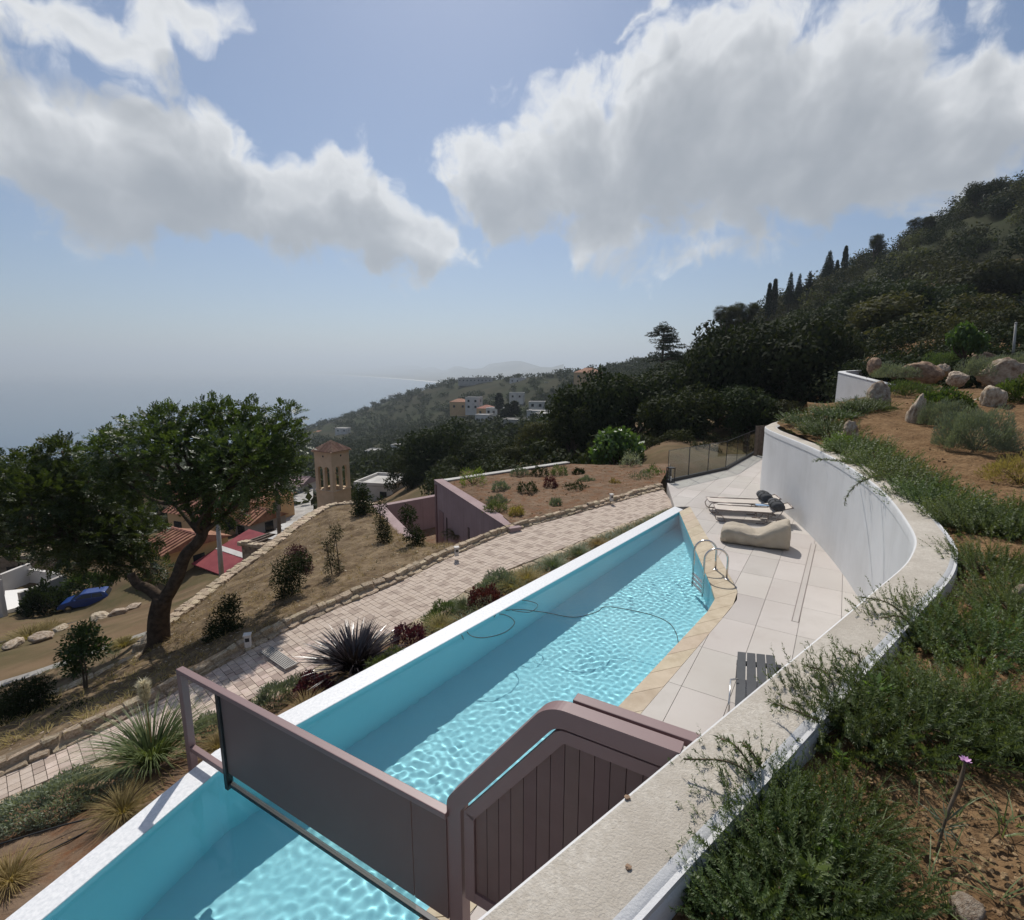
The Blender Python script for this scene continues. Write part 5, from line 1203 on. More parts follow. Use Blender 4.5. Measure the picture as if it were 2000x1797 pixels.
for i, (a, b, c, lb) in enumerate((((1500,1545),(1430,1490),(1335,1482),'rosemary sprig lying farthest across the wall top'), ((1490,1530),(1440,1460),(1405,1440),'upright rosemary sprig over the wall top beside gate'), ((1500,1520),(1470,1470),(1450,1450),'rosemary sprig leaning on wall top near gate'),
        ((1620,1420),(1560,1390),(1505,1372),'rosemary sprig pointing to the slatted lounge'), ((1640,1400),(1620,1320),(1575,1300),'rosemary sprig rising over the wall above lounge'), ((1790,1230),(1740,1180),(1680,1165),'rosemary sprig stretched to the inner wall corner'), ((1800,1240),(1760,1205),(1715,1207),'lower rosemary sprig near the inner wall corner'),
        ((1660,1330),(1680,1285),(1650,1270),'rosemary sprig over the outer wall edge'))):
    hang(lb, [on(*a, 2.14), on(*b, 2.36), on(*c, 2.33)], seed=10+i, nl=.034, nw=.006, step=.008)

# ---- grasses and beds
def blades_mesh(seed, n, L, w, spread, droop, base=.05, segs=4, thick=None):
    r = np.random.default_rng(seed); a = r.uniform(0, 2*pi, n); tilt = spread*np.sqrt(r.random(n)); H = np.stack([np.cos(a), np.sin(a), np.zeros(n)], -1)
    D = unit(H*np.sin(tilt)[:, None]+np.array([0, 0, 1.0])*np.cos(tilt)[:, None]); P = H*(base*np.sqrt(r.random(n)))[:, None]; Ls = r.uniform(.6, 1.0, n)*L; Wd = unit(np.cross(D, H+rdir(r, n)*.4)); out = []
    pt_ = lambda t: P+D*(Ls*t)[:, None]+(H*.45-np.array([0, 0, .55]))*(droop*Ls*t*t)[:, None]
    for k in range(segs):
        t0, t1 = k/segs, (k+1)/segs; w0 = w*(1-t0**2)*.5+.0005; w1 = w*(1-t1**2)*.5+.0003; A, B = pt_(t0), pt_(t1); out.append(np.stack([A-Wd*w0, A+Wd*w0, B+Wd*w1, B-Wd*w1], 1))
    return np.concatenate(out)
def tuft(name, label, loc, seed, n, L, w, spread, droop, mat, group=None, base=.06, cat='grass', segs=4):
    t = thing(name, label, cat, loc, 0, group); link('blades', quads_mesh('blades', blades_mesh(seed, n, L, w, spread, droop, base, segs)), mat, t)
    return t
def bedz(px, py, z=-.35): return bedp(px, py)
ph = tuft('flax_plant', 'big clump of nearly black strap leaves beside the white pool edge', bedz(694,1306,-.45), 5, 460, .92, .036, .95, .5, M['darkblade'], base=.16, cat='plant', segs=5)
pg = tuft('pampas_grass', 'tall green pampas grass with one cream plume by the screen post', bedz(298,1490,-.55), 6, 460, 1.05, .014, .62, .7, M['reed'], base=.13, segs=5)
link('dead_blades', quads_mesh('dead', blades_mesh(7, 60, .8, .01, 1.1, .9, .15)), M['straw'], pg)
MB().tube([(0.02, 0, .3), (0.01, .01, .8), (.02, 0, 1.12)], [.008, .006, .004], 6).build('plume_stalk', M['straw'], pg)
r = np.random.default_rng(8); n = 900; t_ = r.random(n); a = r.uniform(0, 2*pi, n); R_ = .012+.035*np.sin(t_*pi)**.7; P = np.stack([.02+.3*R_*np.cos(a), .3*R_*np.sin(a), .84+.30*t_], -1)
D = unit(np.stack([np.cos(a)*.8, np.sin(a)*.8, 1.1-1.2*t_*r.random(n)], -1)); link('plume', quads_mesh('plume', leaf_quads(P, D, unit(np.cross(D, rdir(r, n))), r.uniform(.05, .11, n), .008)), M['plume'], pg)
FG = 'fountain grasses in the planting bed'
for i, (px, py, L, lb) in enumerate(((240,1588,.40,'straw fountain grass below the pampas grass'),(20,1722,.36,'straw fountain grass by the lower left pool edge'),(1080,1108,.5,'fountain grass tuft halfway along the pool edge'),(1030,1135,.5,'fountain grass tuft next to the rounded grey bush'),(910,1192,.5,'green fountain grass behind the looped hose'),(1130,1085,.45,'fountain grass tuft toward the far bed end'),(1170,1066,.4,'last fountain grass tuft at the far bed end'),(600,1395,.4,'fountain grass right of the burgundy shrub by rail'),(860,1228,.42,'fountain grass between burgundy shrub and tag'),(1000,1150,.4,'small fountain grass behind the hose end'),(425,1462,.3,'little straw grass between post and screen'))):
    tuft('fountain_grass', lb, bedz(px, py, -.42 if px > 300 else -.5), 30+i, 420, L, .0055, .95, .7, M['straw'] if i not in (4, 5, 2) else M['reed'], FG)
def dome(name, label, loc, rx, ry, h, n, ll, lw, mat, seed, group=None, cat='shrub', rz=0.0, up=.5):
    r = np.random.default_rng(seed); d = rdir(r, n); d[:, 2] = np.abs(d[:, 2]); k = r.uniform(.72, 1.02, n)*(1+.16*np.sin(d[:, 0]*7+seed)+.14*np.sin(d[:, 1]*8+seed*2)); P = d*np.array([rx, ry, h])*k[:, None]
    D = unit(d*.7+rdir(r, n)*.7+np.array([0, 0, up])); t = thing(name, label, cat, loc, rz, group); link('foliage', quads_mesh('foliage', leaf_quads(P, D, unit(np.cross(D, rdir(r, n))), ll*r.uniform(.6, 1.3, n), lw*r.uniform(.7, 1.2, n))), mat, t)
    s = link('stems', random.choice(STM), None, t); s.scale = (rx*2, ry*2, h*3); return t
pd2 = atan2(SY, SX)
dome('ground_cover', 'spreading silver grey ground cover at the pool edge corner', bedz(125,1568,-.62), .66, .34, .24, 9000, .045, .017, M['silver'], 1, rz=pd2-.35)
dome('ground_cover', 'silver ground cover behind the screen post', bedz(415,1430,-.62), .34, .24, .22, 3200, .045, .017, M['silver'], 2, rz=pd2)
dome('shrub', 'grey green cushion shrub just above the screen rail', bedz(545,1368,-.55), .42, .28, .24, 3600, .06, .014, M['lavender'], 3, rz=pd2)
dome('shrub', 'burgundy leaved shrub beside black strap leaf clump', bedz(612,1352,-.5), .27, .22, .28, 1500, .05, .03, M['burgundy'], 4)
dome('shrub', 'burgundy leaved shrub right of the black clump', bedz(800,1258,-.45), .34, .26, .30, 1700, .05, .03, M['burgundy'], 5)
dome('shrub', 'burgundy shrub near the middle of the bed', bedz(950,1178,-.42), .36, .28, .30, 1700, .05, .03, M['burgundy'], 6)
dome('shrub', 'rounded grey green shrub halfway along the bed', bedz(975,1150,-.42), .5, .36, .34, 3600, .07, .016, M['lavender'], 7, rz=pd2)
dome('shrub', 'green cushion shrub right of the burgundy one in the bed', bedz(870,1205,-.45), .45, .3, .26, 3000, .06, .016, M['reed'], 8, rz=pd2)
dome('shrub', 'low green shrub at the foot of black clump', bedz(760,1300,-.45), .4, .2, .2, 2200, .05, .015, M['reed'], 81, rz=pd2)
# irrigation pipes in the bed
for k, (a, b, lb) in enumerate((((20,1700),(300,1560),'thin black irrigation pipe nearest the pool edge'), ((0,1648),(240,1585),'thin black irrigation pipe under the fountain grass'))):
    t = thing('irrigation_pipe', lb, 'pipe'); A0, B0 = on(*a, -.62), on(*b, -.55); MB().tube([tuple(p) for p in catmull([tuple(A0), tuple((A0+B0)/2+Vector((0.05, 0.03, .02))), tuple(B0)], 6)], .009, 6).build('pipe_run', M['rubber'], t, True)

# ---- young trees on the bank
def young(label, pts, tops, nl, ll, lw, mat, seed, name='young_tree', group='young trees planted on the bank'):
    r = np.random.default_rng(seed); t = thing(name, label, 'tree', group=group); mb = MB(); cl = []
    for st in pts: limb(mb, st, .022, .010, 6)
    for c, R in tops: cl.append((np.array(c), np.array(R)))
    for c, R in tops:
        for st in pts: pass
        e = pts[r.integers(len(pts))][-1]; limb(mb, [tuple(e), tuple((np.array(e)+np.array(c))/2), tuple(c)], .010, .004, 5, 3)
    mb.build('trunk', M['twig'], t, True); P, O = clump_points(r, cl, int(nl*2.2), .6); link('crown', quads_mesh('crown', leaves_on(r, P, O, ll, lw)), mat, t); return t
def sap(label, d, stems, blobs, nl=900, ll=.075, lw=.026, mat=None, seed=0, name='young_tree'):
    st = [[tuple(at(x, y, d)) for x, y in s] for s in stems]; k = d/1000
    young(label, st, [(tuple(at(x, y, d+dd)), (w*k, w*k, h*k)) for x, y, w, h, dd in blobs], nl, ll, lw, mat or M['oak2'], seed, name)
sap('thin young tree with two bare stems in the middle of the bank', 12.6, [[(660,1200),(650,1130),(638,1065)],[(667,1195),(665,1130),(655,1045)]], [(655,1040,16,20,0),(640,1065,12,16,.1),(650,1090,14,20,0),(662,1110,10,18,.1),(640,1110,8,15,0)], 620, .07, .018, seed=1)
sap('slender leafy young tree left of the courtyard wall', 15.6, [[(748,1133),(746,1080),(742,1000)],[(752,1133),(755,1080),(757,1010)]], [(745,1020,14,40,0),(752,1060,16,40,.1),(740,1085,13,28,0),(758,1095,12,22,0),(746,985,9,20,0),(750,1045,14,24,0)], 1100, .09, .024, M['oak'], seed=2)
sap('leafy young tree in front of the courtyard wall', 14.6, [[(806,1110),(806,1060),(800,1010)],[(812,1110),(815,1070),(812,1035)]], [(797,1005,17,20,0),(806,1045,18,24,.1),(812,1075,17,22,0),(800,1085,14,18,0),(820,1050,10,16,0)], 950, .10, .03, M['oak'], seed=3)
sap('leafy shrub tree growing by the far kerb of the bank', 21.5, [[(712,1018),(710,985),(708,955)]], [(708,975,20,22,0),(718,1000,20,20,.3),(700,995,15,18,0),(706,955,12,14,0)], 800, .13, .05, M['oak'], seed=4)
sap('bushy young tree with purplish top on the left of bank', 11.4, [[(572,1205),(570,1150),(565,1100)],[(556,1205),(555,1160),(560,1110)]], [(562,1108,30,26,0),(548,1135,22,26,.1),(575,1130,24,22,0),(570,1165,22,26,0),(590,1095,20,24,.1),(552,1165,16,20,0)], 2100, .055, .024, M['oak'], seed=5)
sap('purple leaved shrub standing behind the bushy young tree', 12.3, [[(585,1160),(585,1120)]], [(588,1098,22,24,0),(578,1078,22,16,0),(600,1110,12,16,0)], 1200, .05, .02, M['burgundy'], seed=6)
sap('dark round bush at the left end of the bank', 9.9, [[(440,1290),(440,1250)]], [(440,1215,36,36,0),(420,1240,26,28,.1),(460,1245,26,30,0),(450,1180,22,22,0)], 2600, .05, .022, M['oak'], seed=7, name='bush')
sap('low dark bush under the bushy young tree', 10.9, [[(530,1245),(530,1220)]], [(530,1215,30,18,0),(550,1228,18,12,0),(508,1228,15,12,0)], 1100, .05, .02, M['oak'], seed=8, name='bush')
sap('young orange tree with glossy leaves on the lower bank', 9.6, [[(170,1350),(168,1310),(160,1270)],[(166,1350),(160,1300),(150,1280)]], [(160,1255,40,30,0),(140,1280,28,24,.1),(190,1265,25,22,0),(165,1230,25,18,0),(150,1305,24,16,0)], 1500, .07, .032, M['carob'], seed=9)
sap('dark drooping shrub on the shaded bank at the frame edge', 8.9, [[(50,1420),(50,1380)],[(70,1410),(80,1360)]], [(40,1360,44,34,0),(75,1345,30,24,.1),(10,1390,36,30,0),(60,1395,36,24,0),(90,1375,24,18,0)], 2600, .06, .022, M['oak'], seed=10, name='bush')
sap('dark low shrubs along foot of the shaded bank', 8.2, [[(200,1400),(200,1385)]], [(150,1395,50,18,0),(220,1385,40,18,.2),(80,1432,45,18,0),(20,1450,40,18,0)], 2200, .055, .02, M['oak'], seed=11, name='bush')
# dry tufts below the bank
for i, (px, py, z, lb) in enumerate(((90,1232,-7.2,'dry straw tuft in front of the blue car'),(240,1262,-3.3,'dry straw tuft at the end of the concrete path'),(60,1250,-6.0,'dry straw tuft at the left of the dirt track'))):
    p = on(px, py, z); p.z = max(gz(p.x, p.y), -9) if i != 1 else p.z
    tuft('dry_grass', lb, p, 60+i, 500, .7 if i != 1 else .35, .02, .9, .6, M['straw'], 'dry grass tufts below the bank', .5 if i != 1 else .15)
# courtyard palm
r = np.random.default_rng(90); pb = on(893,1072,-2.6); pt_ = thing('courtyard_palm', 'small feathery palm growing in the sunken courtyard', 'palm', pb)
mb = MB(); mb.tube([(0, 0, -1.2), (0, 0, .5)], [.06, .045], 8); mb.build('trunk', M['bark'], pt_, True); out = []
for k in range(13):
    a = k*2*pi/13+r.uniform(-.2, .2); H = np.array([cos(a), sin(a), 0]); n = 26; t = np.linspace(.08, 1, n); L = r.uniform(.75, 1.05); c = np.array([0, 0, .5])+H*(t*L*.75)[:, None]+np.array([0, 0, 1])*(L*(.85*t-.75*t*t))[:, None]; T_ = unit(np.gradient(c, axis=0)); sd = unit(np.cross(T_, np.array([0, 0, 1.0])))
    for s in (-1, 1): out.append(leaf_quads(c, unit(sd*s+T_*.5-np.array([0, 0, .3])), T_, .24*np.sin(t*pi*.85+.3), .02))
link('fronds', quads_mesh('fronds', np.concatenate(out)), M['olive'], pt_)
# shrubs dotted over the green roof
rp = [(925,945,30,20,'herb','bright green bush at corner of the green roof'),(978,958,17,12,'lavender','tuft on green roof right of the bright bush'),(972,985,20,12,'lavender','grey tuft on green roof near its left edge'),(1015,928,16,10,'lavender','small tuft near the green roof back edge'),(1053,930,18,12,'oak','dark tuft on green roof near back parapet'),(1092,928,18,12,'reed','tuft on the green roof by the back corner'),(1030,963,24,13,'oak','dark spreading tuft in middle of the green roof'),(1075,955,14,16,'burgundy','reddish plant in middle of the green roof'),(1125,962,24,13,'oak','dark tuft on the right half of green roof'),(1145,945,15,9,'lavender','grey tuft on the far right of green roof'),(968,1000,22,14,'reed','green tuft at the front of the green roof'),(1130,928,12,8,'oak','tiny dark tuft near the fig bush'),(1085,995,14,14,'lavender','wispy plant at the green roof front edge'),(1010,1010,16,14,'straw','dry plant on green roof by the kerb'),(1255,945,26,16,'lavender','grey shrub at the kerb near the lantern'),(1275,935,22,16,'fig','green plant beside the lantern'),(1198,955,14,12,'straw','dry sapling on kerb near the far path light'),(1230,915,22,22,'silver','pale leafless shrub in front of the fig bush')]
for i, (px, py, w, h, mt, lb) in enumerate(rp):
    p = on(px, py, -.42); k = p.y/1000; dome('roof_shrub', lb, p, w*k, w*k, h*k*1.5, 700, .10, .03, M[mt], 200+i, 'shrubs on the green roof')
# rockery shrubs
p = gpt(1905,875); dome('lavender_bush', 'big round grey green bush in the rockery', p, .78, .7, .82, 15000, .085, .011, M['lavender'], 300, up=1.0)
p = gpt(1840,830); dome('lavender_bush', 'smaller grey green bush left of the big round one', p, .55, .5, .60, 8000, .085, .011, M['lavender'], 301, up=1.0)
p = gpt(1845,800); dome('shrub', 'fresh green leafy bush behind the standing rock', p, .75, .6, .55, 3600, .09, .045, M['fig'], 302)
p = gpt(1985,785); dome('shrub', 'fresh green leafy bush at the frame edge under boulders', p, .75, .6, .65, 3600, .10, .045, M['fig'], 303)
p = gpt(1770,772); dome('shrub', 'dark green low bush in front of garden wall', p, 1.1, .8, .45, 4200, .10, .02, M['rosemary'], 304, up=.9)
p = gpt(1745,738); dome('shrub', 'grey cushion bush among the far boulders', p, .9, .7, .55, 3000, .12, .025, M['lavender'], 305, up=.9)
p = gpt(1920,735); dome('shrub', 'grey green bush between the pale boulders', p, 1.0, .8, .75, 3600, .12, .025, M['lavender'], 306, up=.9)
p = gpt(1850,715); dome('shrub', 'bright green bush on the rockery crest', p, 1.0, .8, .6, 3000, .12, .03, M['reed'], 307, up=.9)
p = gpt(1985,720); dome('shrub', 'grey bush on the crest at the frame edge', p, 1.0, .8, .6, 3000, .12, .025, M['lavender'], 308, up=.9)
p = gpt(1990,940); dome('shrub', 'brown dry bush cut by the frame edge', p, .5, .45, .45, 3500, .07, .012, M['straw'], 309, up=.8)
p = gpt(1690,960); dome('shrub', 'yellow green herb at the base of pointed rock', gpt(1640,870), .3, .3, .28, 700, .09, .03, M['herb'], 310)
# agave
ag = thing('agave', 'small grey agave rosette behind the wall coping', 'agave', gpt(1672,790)); r = np.random.default_rng(91); n = 26; a = r.uniform(0, 2*pi, n); ti = r.uniform(.3, 1.3, n); H = np.stack([np.cos(a), np.sin(a), 0*a], -1)
link('leaves', quads_mesh('leaves', blades_mesh(92, 40, .55, .06, 1.2, .5, .05, 4)), M['lavender'], ag)
# foreground herbs and the pink flower
def herb(label, loc, seed, n=60, s=.2, mat='herb', name='herb'):
    r = np.random.default_rng(seed); t = thing(name, label, 'plant', loc, 0, 'green herbs between the rosemary'); a = r.uniform(0, 2*pi, n); z = r.random(n); P = np.stack([.12*s*np.cos(a)*(1-z*.5), .12*s*np.sin(a)*(1-z*.5), z*s], -1); D = unit(np.stack([np.cos(a), np.sin(a), .5+0*a], -1)+rdir(r, n)*.25)
    link('leaves', quads_mesh('leaves', leaf_quads(P, D, unit(np.cross(D, rdir(r, n))), s*.4, s*.13)), M[mat], t); MB().tube([(0, 0, -.02), (0, 0, s)], .004, 5).build('stem', M['herb'], t)
for i, (px, py, s_, lb) in enumerate(((1705,1400,.24,'bright green upright herb inside the rosemary'),(1615,1690,.16,'broad leaved herb beside the lower rosemary'),(1350,1760,.10,'tiny creeping herb on the wall foot'),(1640,1500,.10,'pale herb growing on the bare soil patch'),(1400,1660,.12,'yellow green herb against the outer wall face'),(1580,1760,.18,'dark broad leaved herb at bottom edge'))): herb(lb, gpt(px, py), 400+i, s=s_)
pf = thing('pink_flower', 'thick woody stem with a single pink flower over bare soil', 'flower', gpt(1830,1660)); q0 = gpt(1830,1660)
pts = [Vector((0, 0, -.02)), at(1850,1590,q0.y+.03)-q0, at(1875,1530,q0.y+.06)-q0, at(1885,1488,q0.y+.08)-q0]
MB().tube([tuple(p) for p in catmull([tuple(p) for p in pts], 5)], [.006, .006, .006, .006, .006, .0065, .007, .0075, .008, .0085, .009, .009, .0085, .007, .006, .005], 8).build('stem', M['twig'], pf, True)
r = np.random.default_rng(95); n = 12; a = np.linspace(0, 2*pi, n, endpoint=False); c = np.array(pts[-1]); D = unit(np.stack([np.cos(a), np.sin(a), .6+.4*(np.arange(n) % 2)], -1)); link('petals', quads_mesh('petals', leaf_quads(np.repeat(c[None], n, 0), D, unit(np.cross(D, np.array([0, 0, 1.0]))), .030, .02)), M['pink'], pf)
out = []
for k in range(26):
    s0 = np.array(pts[1])*(.4+.5*r.random()); d = unit(rdir(r, 1)+np.array([0, 0, .5]))[0]; out.append(leaf_quads(s0[None], d[None], unit(np.cross(d, rdir(r, 1)[0]))[None], .12*r.uniform(.6, 1.3), .008))
link('side_leaves', quads_mesh('side_leaves', np.concatenate(out)), M['lavender'], pf)
# dry blades of grass between the rosemary
r = np.random.default_rng(96); V = []
for k in range(46):
    px, py = r.uniform(1350, 2000), r.uniform(1330, 1790)
    if px < 1350+(1790-py)*.9: continue
    b = np.array(gpt(px, py)); V.append(blades_mesh(500+k, 7, .22, .005, 1.0, .6, .02, 3)+b)
tag(link('wild_grass', quads_mesh('wild_grass', np.concatenate(V)), M['reed']), 'thin wild grass blades scattered between the rosemary', 'grass', kind='stuff')
# clods and gravel
r = np.random.default_rng(97); V = []; F = []
bm = bmesh.new(); bmesh.ops.create_icosphere(bm, subdivisions=1, radius=1); iv = np.array([v.co[:] for v in bm.verts]); ifc = np.array([[v.index for v in f.verts] for f in bm.faces]); bm.free()
def gravel(name, label, pts, sizes, mat, seed):
    r = np.random.default_rng(seed); n = len(pts); q = iv[None]*(1+.35*r.normal(size=(n, len(iv), 1)))*np.array([1, 1, .65])*np.asarray(sizes)[:, None, None]+np.asarray(pts)[:, None]
    o = link(name, quads_mesh(name, q[:, ifc].reshape(-1, 3, 3)), mat); return tag(o, label, 'gravel', kind='stuff')
pts = []
for k in range(2600):
    px = r.uniform(1300, 2000); py = 700+1090*r.random()**.9
    if px < 1320+(1797-py)*.62 and py > 1150: continue
    if px < 1690 and py < 1150: continue
    if 1690 <= px and py < 1150 and px < 1700+(py-900)*.9: continue
    g = gpt(px, py); 
    if dist_wall(np.array([g.x]), np.array([g.y]))[0] < .1: continue
    pts.append(tuple(g+Vector((0, 0, .002))))
pts = np.array(pts); gravel('soil_clods', 'clods and small stones on the ochre rockery soil', pts, r.uniform(.004, .016, len(pts))*np.clip(pts[:, 1]/4, 1, 2.2), M['clod'], 1)
pts = []
for k in range(700):
    s_ = r.uniform(-1, 15); n_ = r.uniform(-7.2, -6.0); p = S(s_, n_); pts.append((p.x, p.y, path_z(p.x, p.y)+.10*(1 if n_ > -6.8 else .6)+.1))
bvh_pts = pts
# ---- rocks
def rock_mesh(seed, cuts=14, smooth=False):
    r = np.random.default_rng(seed); bm = bmesh.new(); bmesh.ops.create_icosphere(bm, subdivisions=4, radius=1); nn = rdir(r, cuts); dd = r.uniform(.62, .95, cuts)
    for v in bm.verts:
        p = np.array(v.co); k = 1.0
        for q, d in zip(nn, dd):
            t = p@q
            if t > d: k = min(k, d/t)
        k *= 1+.05*math.sin(p[0]*9+seed)*math.sin(p[1]*8)+.04*math.sin(p[2]*17+p[0]*11)+.02*math.sin(p[1]*31+p[2]*23); v.co = Vector(p*k)
    me = bpy.data.meshes.new('rock'); bm.to_mesh(me); bm.free(); me.polygons.foreach_set('use_smooth', [True]*len(me.polygons)); return me
RM = [rock_mesh(s) for s in range(6)]
rocks = [(1658,855,.30,.26,.38,'rock','pointed pale rock by wall curve'),(1712,790,.62,.45,.55,'rock','square pale rock behind the wall coping'),(1788,820,.30,.27,.58,'rock','upright slab rock standing in the soil'),(1938,790,.42,.36,.48,'rock','pale notched rock behind the big lavender bush'),(1800,735,1.05,.6,.55,'rock_red','big reddish boulder among the far bushes'),(1706,722,.55,.4,.42,'rock_red','small reddish boulder by garden wall'),(1955,738,1.0,.6,.62,'rock','large white boulder on the rockery crest'),(1910,708,1.3,.6,.4,'rock_red','flat brown boulder on the crest'),(1840,728,.5,.35,.32,'rock','small pale boulder beside the reddish boulder'),(1870,745,.5,.4,.34,'rock','low pale boulder half hidden in bushes'),(1890,1790,.14,.10,.09,'rock','white stone at the bottom frame edge'),(1998,1180,.16,.14,.2,'rock','pale rock cut by the right frame edge'),(1640,865,.22,.2,.22,'rock','small rock leaning on the pointed one')]
for i, (px, py, sx, sy, sz, mt, lb) in enumerate(rocks):
    p = gpt(px, py); me = RM[i % 6].copy(); me.materials.append(M[mt]); o = link('boulder', me); big = 1.0 if p.y < 6 else 1.4; o.location = p+Vector((0, 0, sz*.25*big)); o.scale = (sx*.62*big, sy*.62*big, sz*.75*big); o.rotation_euler = (random.uniform(-.15, .15), random.uniform(-.15, .15), random.uniform(0, 6.28)); tag(o, lb, 'rock', 'rocks set in the rockery')

# ---- dry grass, pebbles and litter on banks and bed
r = np.random.default_rng(98)
def strew(P, n, r): 
    i = r.integers(1, P.shape[0]-1, n); j = r.integers(1, P.shape[1]-1, n); f = r.random((n, 1)); return P[i, j]*f+P[i-1, j-1]*(1-f)
B_ = [blades_mesh(900+k, 9, .13, .006, 1.2, .6, .05, 2) for k in range(12)]
def cover(name, label, P, n, mat, sc_=1.0):
    q = strew(P, n, r); return tag(link(name, quads_mesh(name, np.concatenate([B_[k % 12]*r.uniform(.5, 1.5)*sc_+q[k] for k in range(n)])), mat), label, 'grass', kind='stuff')
cover('bank_grass', 'short dry grass scattered over the earth bank', SURF['earth_bank'], 1500, M['straw'], 1.1); cover('bank_weeds', 'sparse green weeds on the earth bank', SURF['earth_bank'], 420, M['oak2'], 1.0)
cover('lower_bank_grass', 'short dry grass on the shaded lower bank', SURF['lower_bank'], 500, M['straw'], 1.2); cover('verge_weeds', 'weeds along the concrete path verge', SURF['verge'], 260, M['reed'], 1.3)
for nm, lb, sf, n in (('bank_pebbles', 'small stones scattered over the earth bank', 'earth_bank', 900), ('bed_pebbles', 'pebbles and litter in the planting bed', 'planting_bed', 1100), ('lower_bank_pebbles', 'small stones on the shaded lower bank', 'lower_bank', 300)):
    q = strew(SURF[sf], n, r); gravel(nm, lb, q, r.uniform(.008, .03, n)*(1 if sf != 'planting_bed' else .7), M['clod'] if sf == 'planting_bed' else M['rock'], 7)

cover('bed_cover', 'low mixed green planting filling the strip beside the pool', SURF['planting_bed'][3:-3, 20:150], 520, M['reed'], 1.5); cover('bed_cover_grey', 'low grey green planting filling the strip beside the pool', SURF['planting_bed'][3:-3, 20:150], 420, M['lavender'], 1.4); cover('bed_cover_dry', 'low straw coloured planting filling the strip beside the pool', SURF['planting_bed'][3:-3, 10:170], 360, M['straw'], 1.6)
# ================================================================== BUILDINGS
# ---- sunken villa with green roof and courtyard
vil = thing('green_roof_villa', 'mauve rendered villa with soil covered roof sunk below the path', 'building')
RA = on(997,1037,-.42); RB = on(848,937,-.36); RC = on(1105,902,-.40)
ab = (RB-RA); abn = Vector((ab.y, -ab.x, 0)).normalized()      # points into the roof
if abn.x < 0: abn = -abn
MB().prism([tuple(p.to_2d()) for p in (RA, RB, RB+abn*.34, RA+abn*.34)], -4.2, lambda x, y: -.39).build('side_wall', M['mauve_wall'], vil)
bevel(MB().prism([tuple(p.to_2d()) for p in (RA-abn*.02, RB-abn*.02, RB+abn*.38, RA+abn*.38)], -.388, -.34).build('parapet_cap', M['mauve_wall'], vil), .008)
bc = (RC-RB); bcn = Vector((bc.y, -bc.x, 0)).normalized()
if bcn.y > 0: bcn = -bcn
MB().prism([tuple(p.to_2d()) for p in (RB+abn*.385, RC, RC+bcn*.3, RB+abn*.385+bcn*.3)], -4.2, -.41).build('back_wall', M['mauve_wall'], vil)
bevel(MB().prism([tuple(p.to_2d()) for p in (RB+abn*.39, RC, RC+bcn*.34, RB+abn*.39+bcn*.34)], -.408, -.355).build('parapet_cap', M['flatroof'], vil), .008)
# door and slot windows in the courtyard facade, set proud of the wall
fd = ab.normalized()
def facade(u, w, z0, z1, nm, mat, out=.02):
    c = RA+fd*u-abn*(out/2+.002); MB().box((c.x, c.y, (z0+z1)/2), (w, out, z1-z0), atan2(fd.y, fd.x)).build(nm, mat, vil)
Lf = ab.length
facade(Lf-.9, .55, -3.7, -1.5, 'door', M['mauve']); facade(Lf-1.6, .10, -3.7, -1.6, 'slot_window', M['glassdark']); facade(Lf*.46, .12, -2.2, -1.3, 'slot_window', M['glassdark']); facade(Lf-.25, .16, -3.7, -.5, 'downpipe', M['mauve'], .05)
# planted soil on the roof
frontl = cut(pk, on(1003,1024,-.35), on(1290,940,.0))[::-1]
fl_ = np.array([tuple(RA+abn*.40+Vector((0, 0, -.06)))]+[tuple(p-np.array([0, 0, .07])) for p in cut(pk, on(1290,940,.0), on(1000,1025,-.35))[::-1]])
bl_ = np.array([tuple(RB+abn*.42+bcn*.36+Vector((0, 0, -.06))), tuple((RB+RC)/2+bcn*.36+Vector((0, 0, -.05))), tuple(RC+bcn*.36+Vector((0, 0, -.04))), tuple(on(1200,908,-.35)), tuple(on(1310,905,-.15))])
o = coons(fl_, bl_, 120, 90, 'roof_soil', M['soil_red'], .06); o.name = 'roof_garden_ground'
# courtyard: low walls, floor
cy = thing('courtyard_wall', 'low mauve wall with broad cap framing the sunken courtyard', 'wall')
w0 = on(868,1088,-1.25); w1 = on(803,1074,-1.65); w2_ = on(727,988,-2.15); w3 = on(872,962,-2.15)
def cwall(L, th, zb, nm):
    L = np.array([tuple(p) for p in L]); O = offset2d(L, th); mb = MB(); ribbon(mb, L, O, zb); return mb.build(nm, M['mauve_wall'], cy)
cwall(resample(catmull([tuple(w0), tuple((w0+w1)/2+Vector((-.1, -.15, 0))), tuple(w1), tuple(w1*.5+w2_*.5+Vector((-.1, .1, 0))), tuple(w2_)], 5), 22), .55, -4.3, 'front_wall'); cwall([w2_+Vector((.0, .0, .02)), w3+Vector((0, 0, .02))], .35, -4.3, 'rear_wall')
cf = thing('courtyard_floor', None, None); tag(cf, kind='structure')
MB().prism([tuple(p.to_2d()) for p in (w0, w1, w2_, w3, RB+abn*.2, RA+abn*.2)], -4.4, -3.75).build('floor_slab', M['soil_red'], cf)

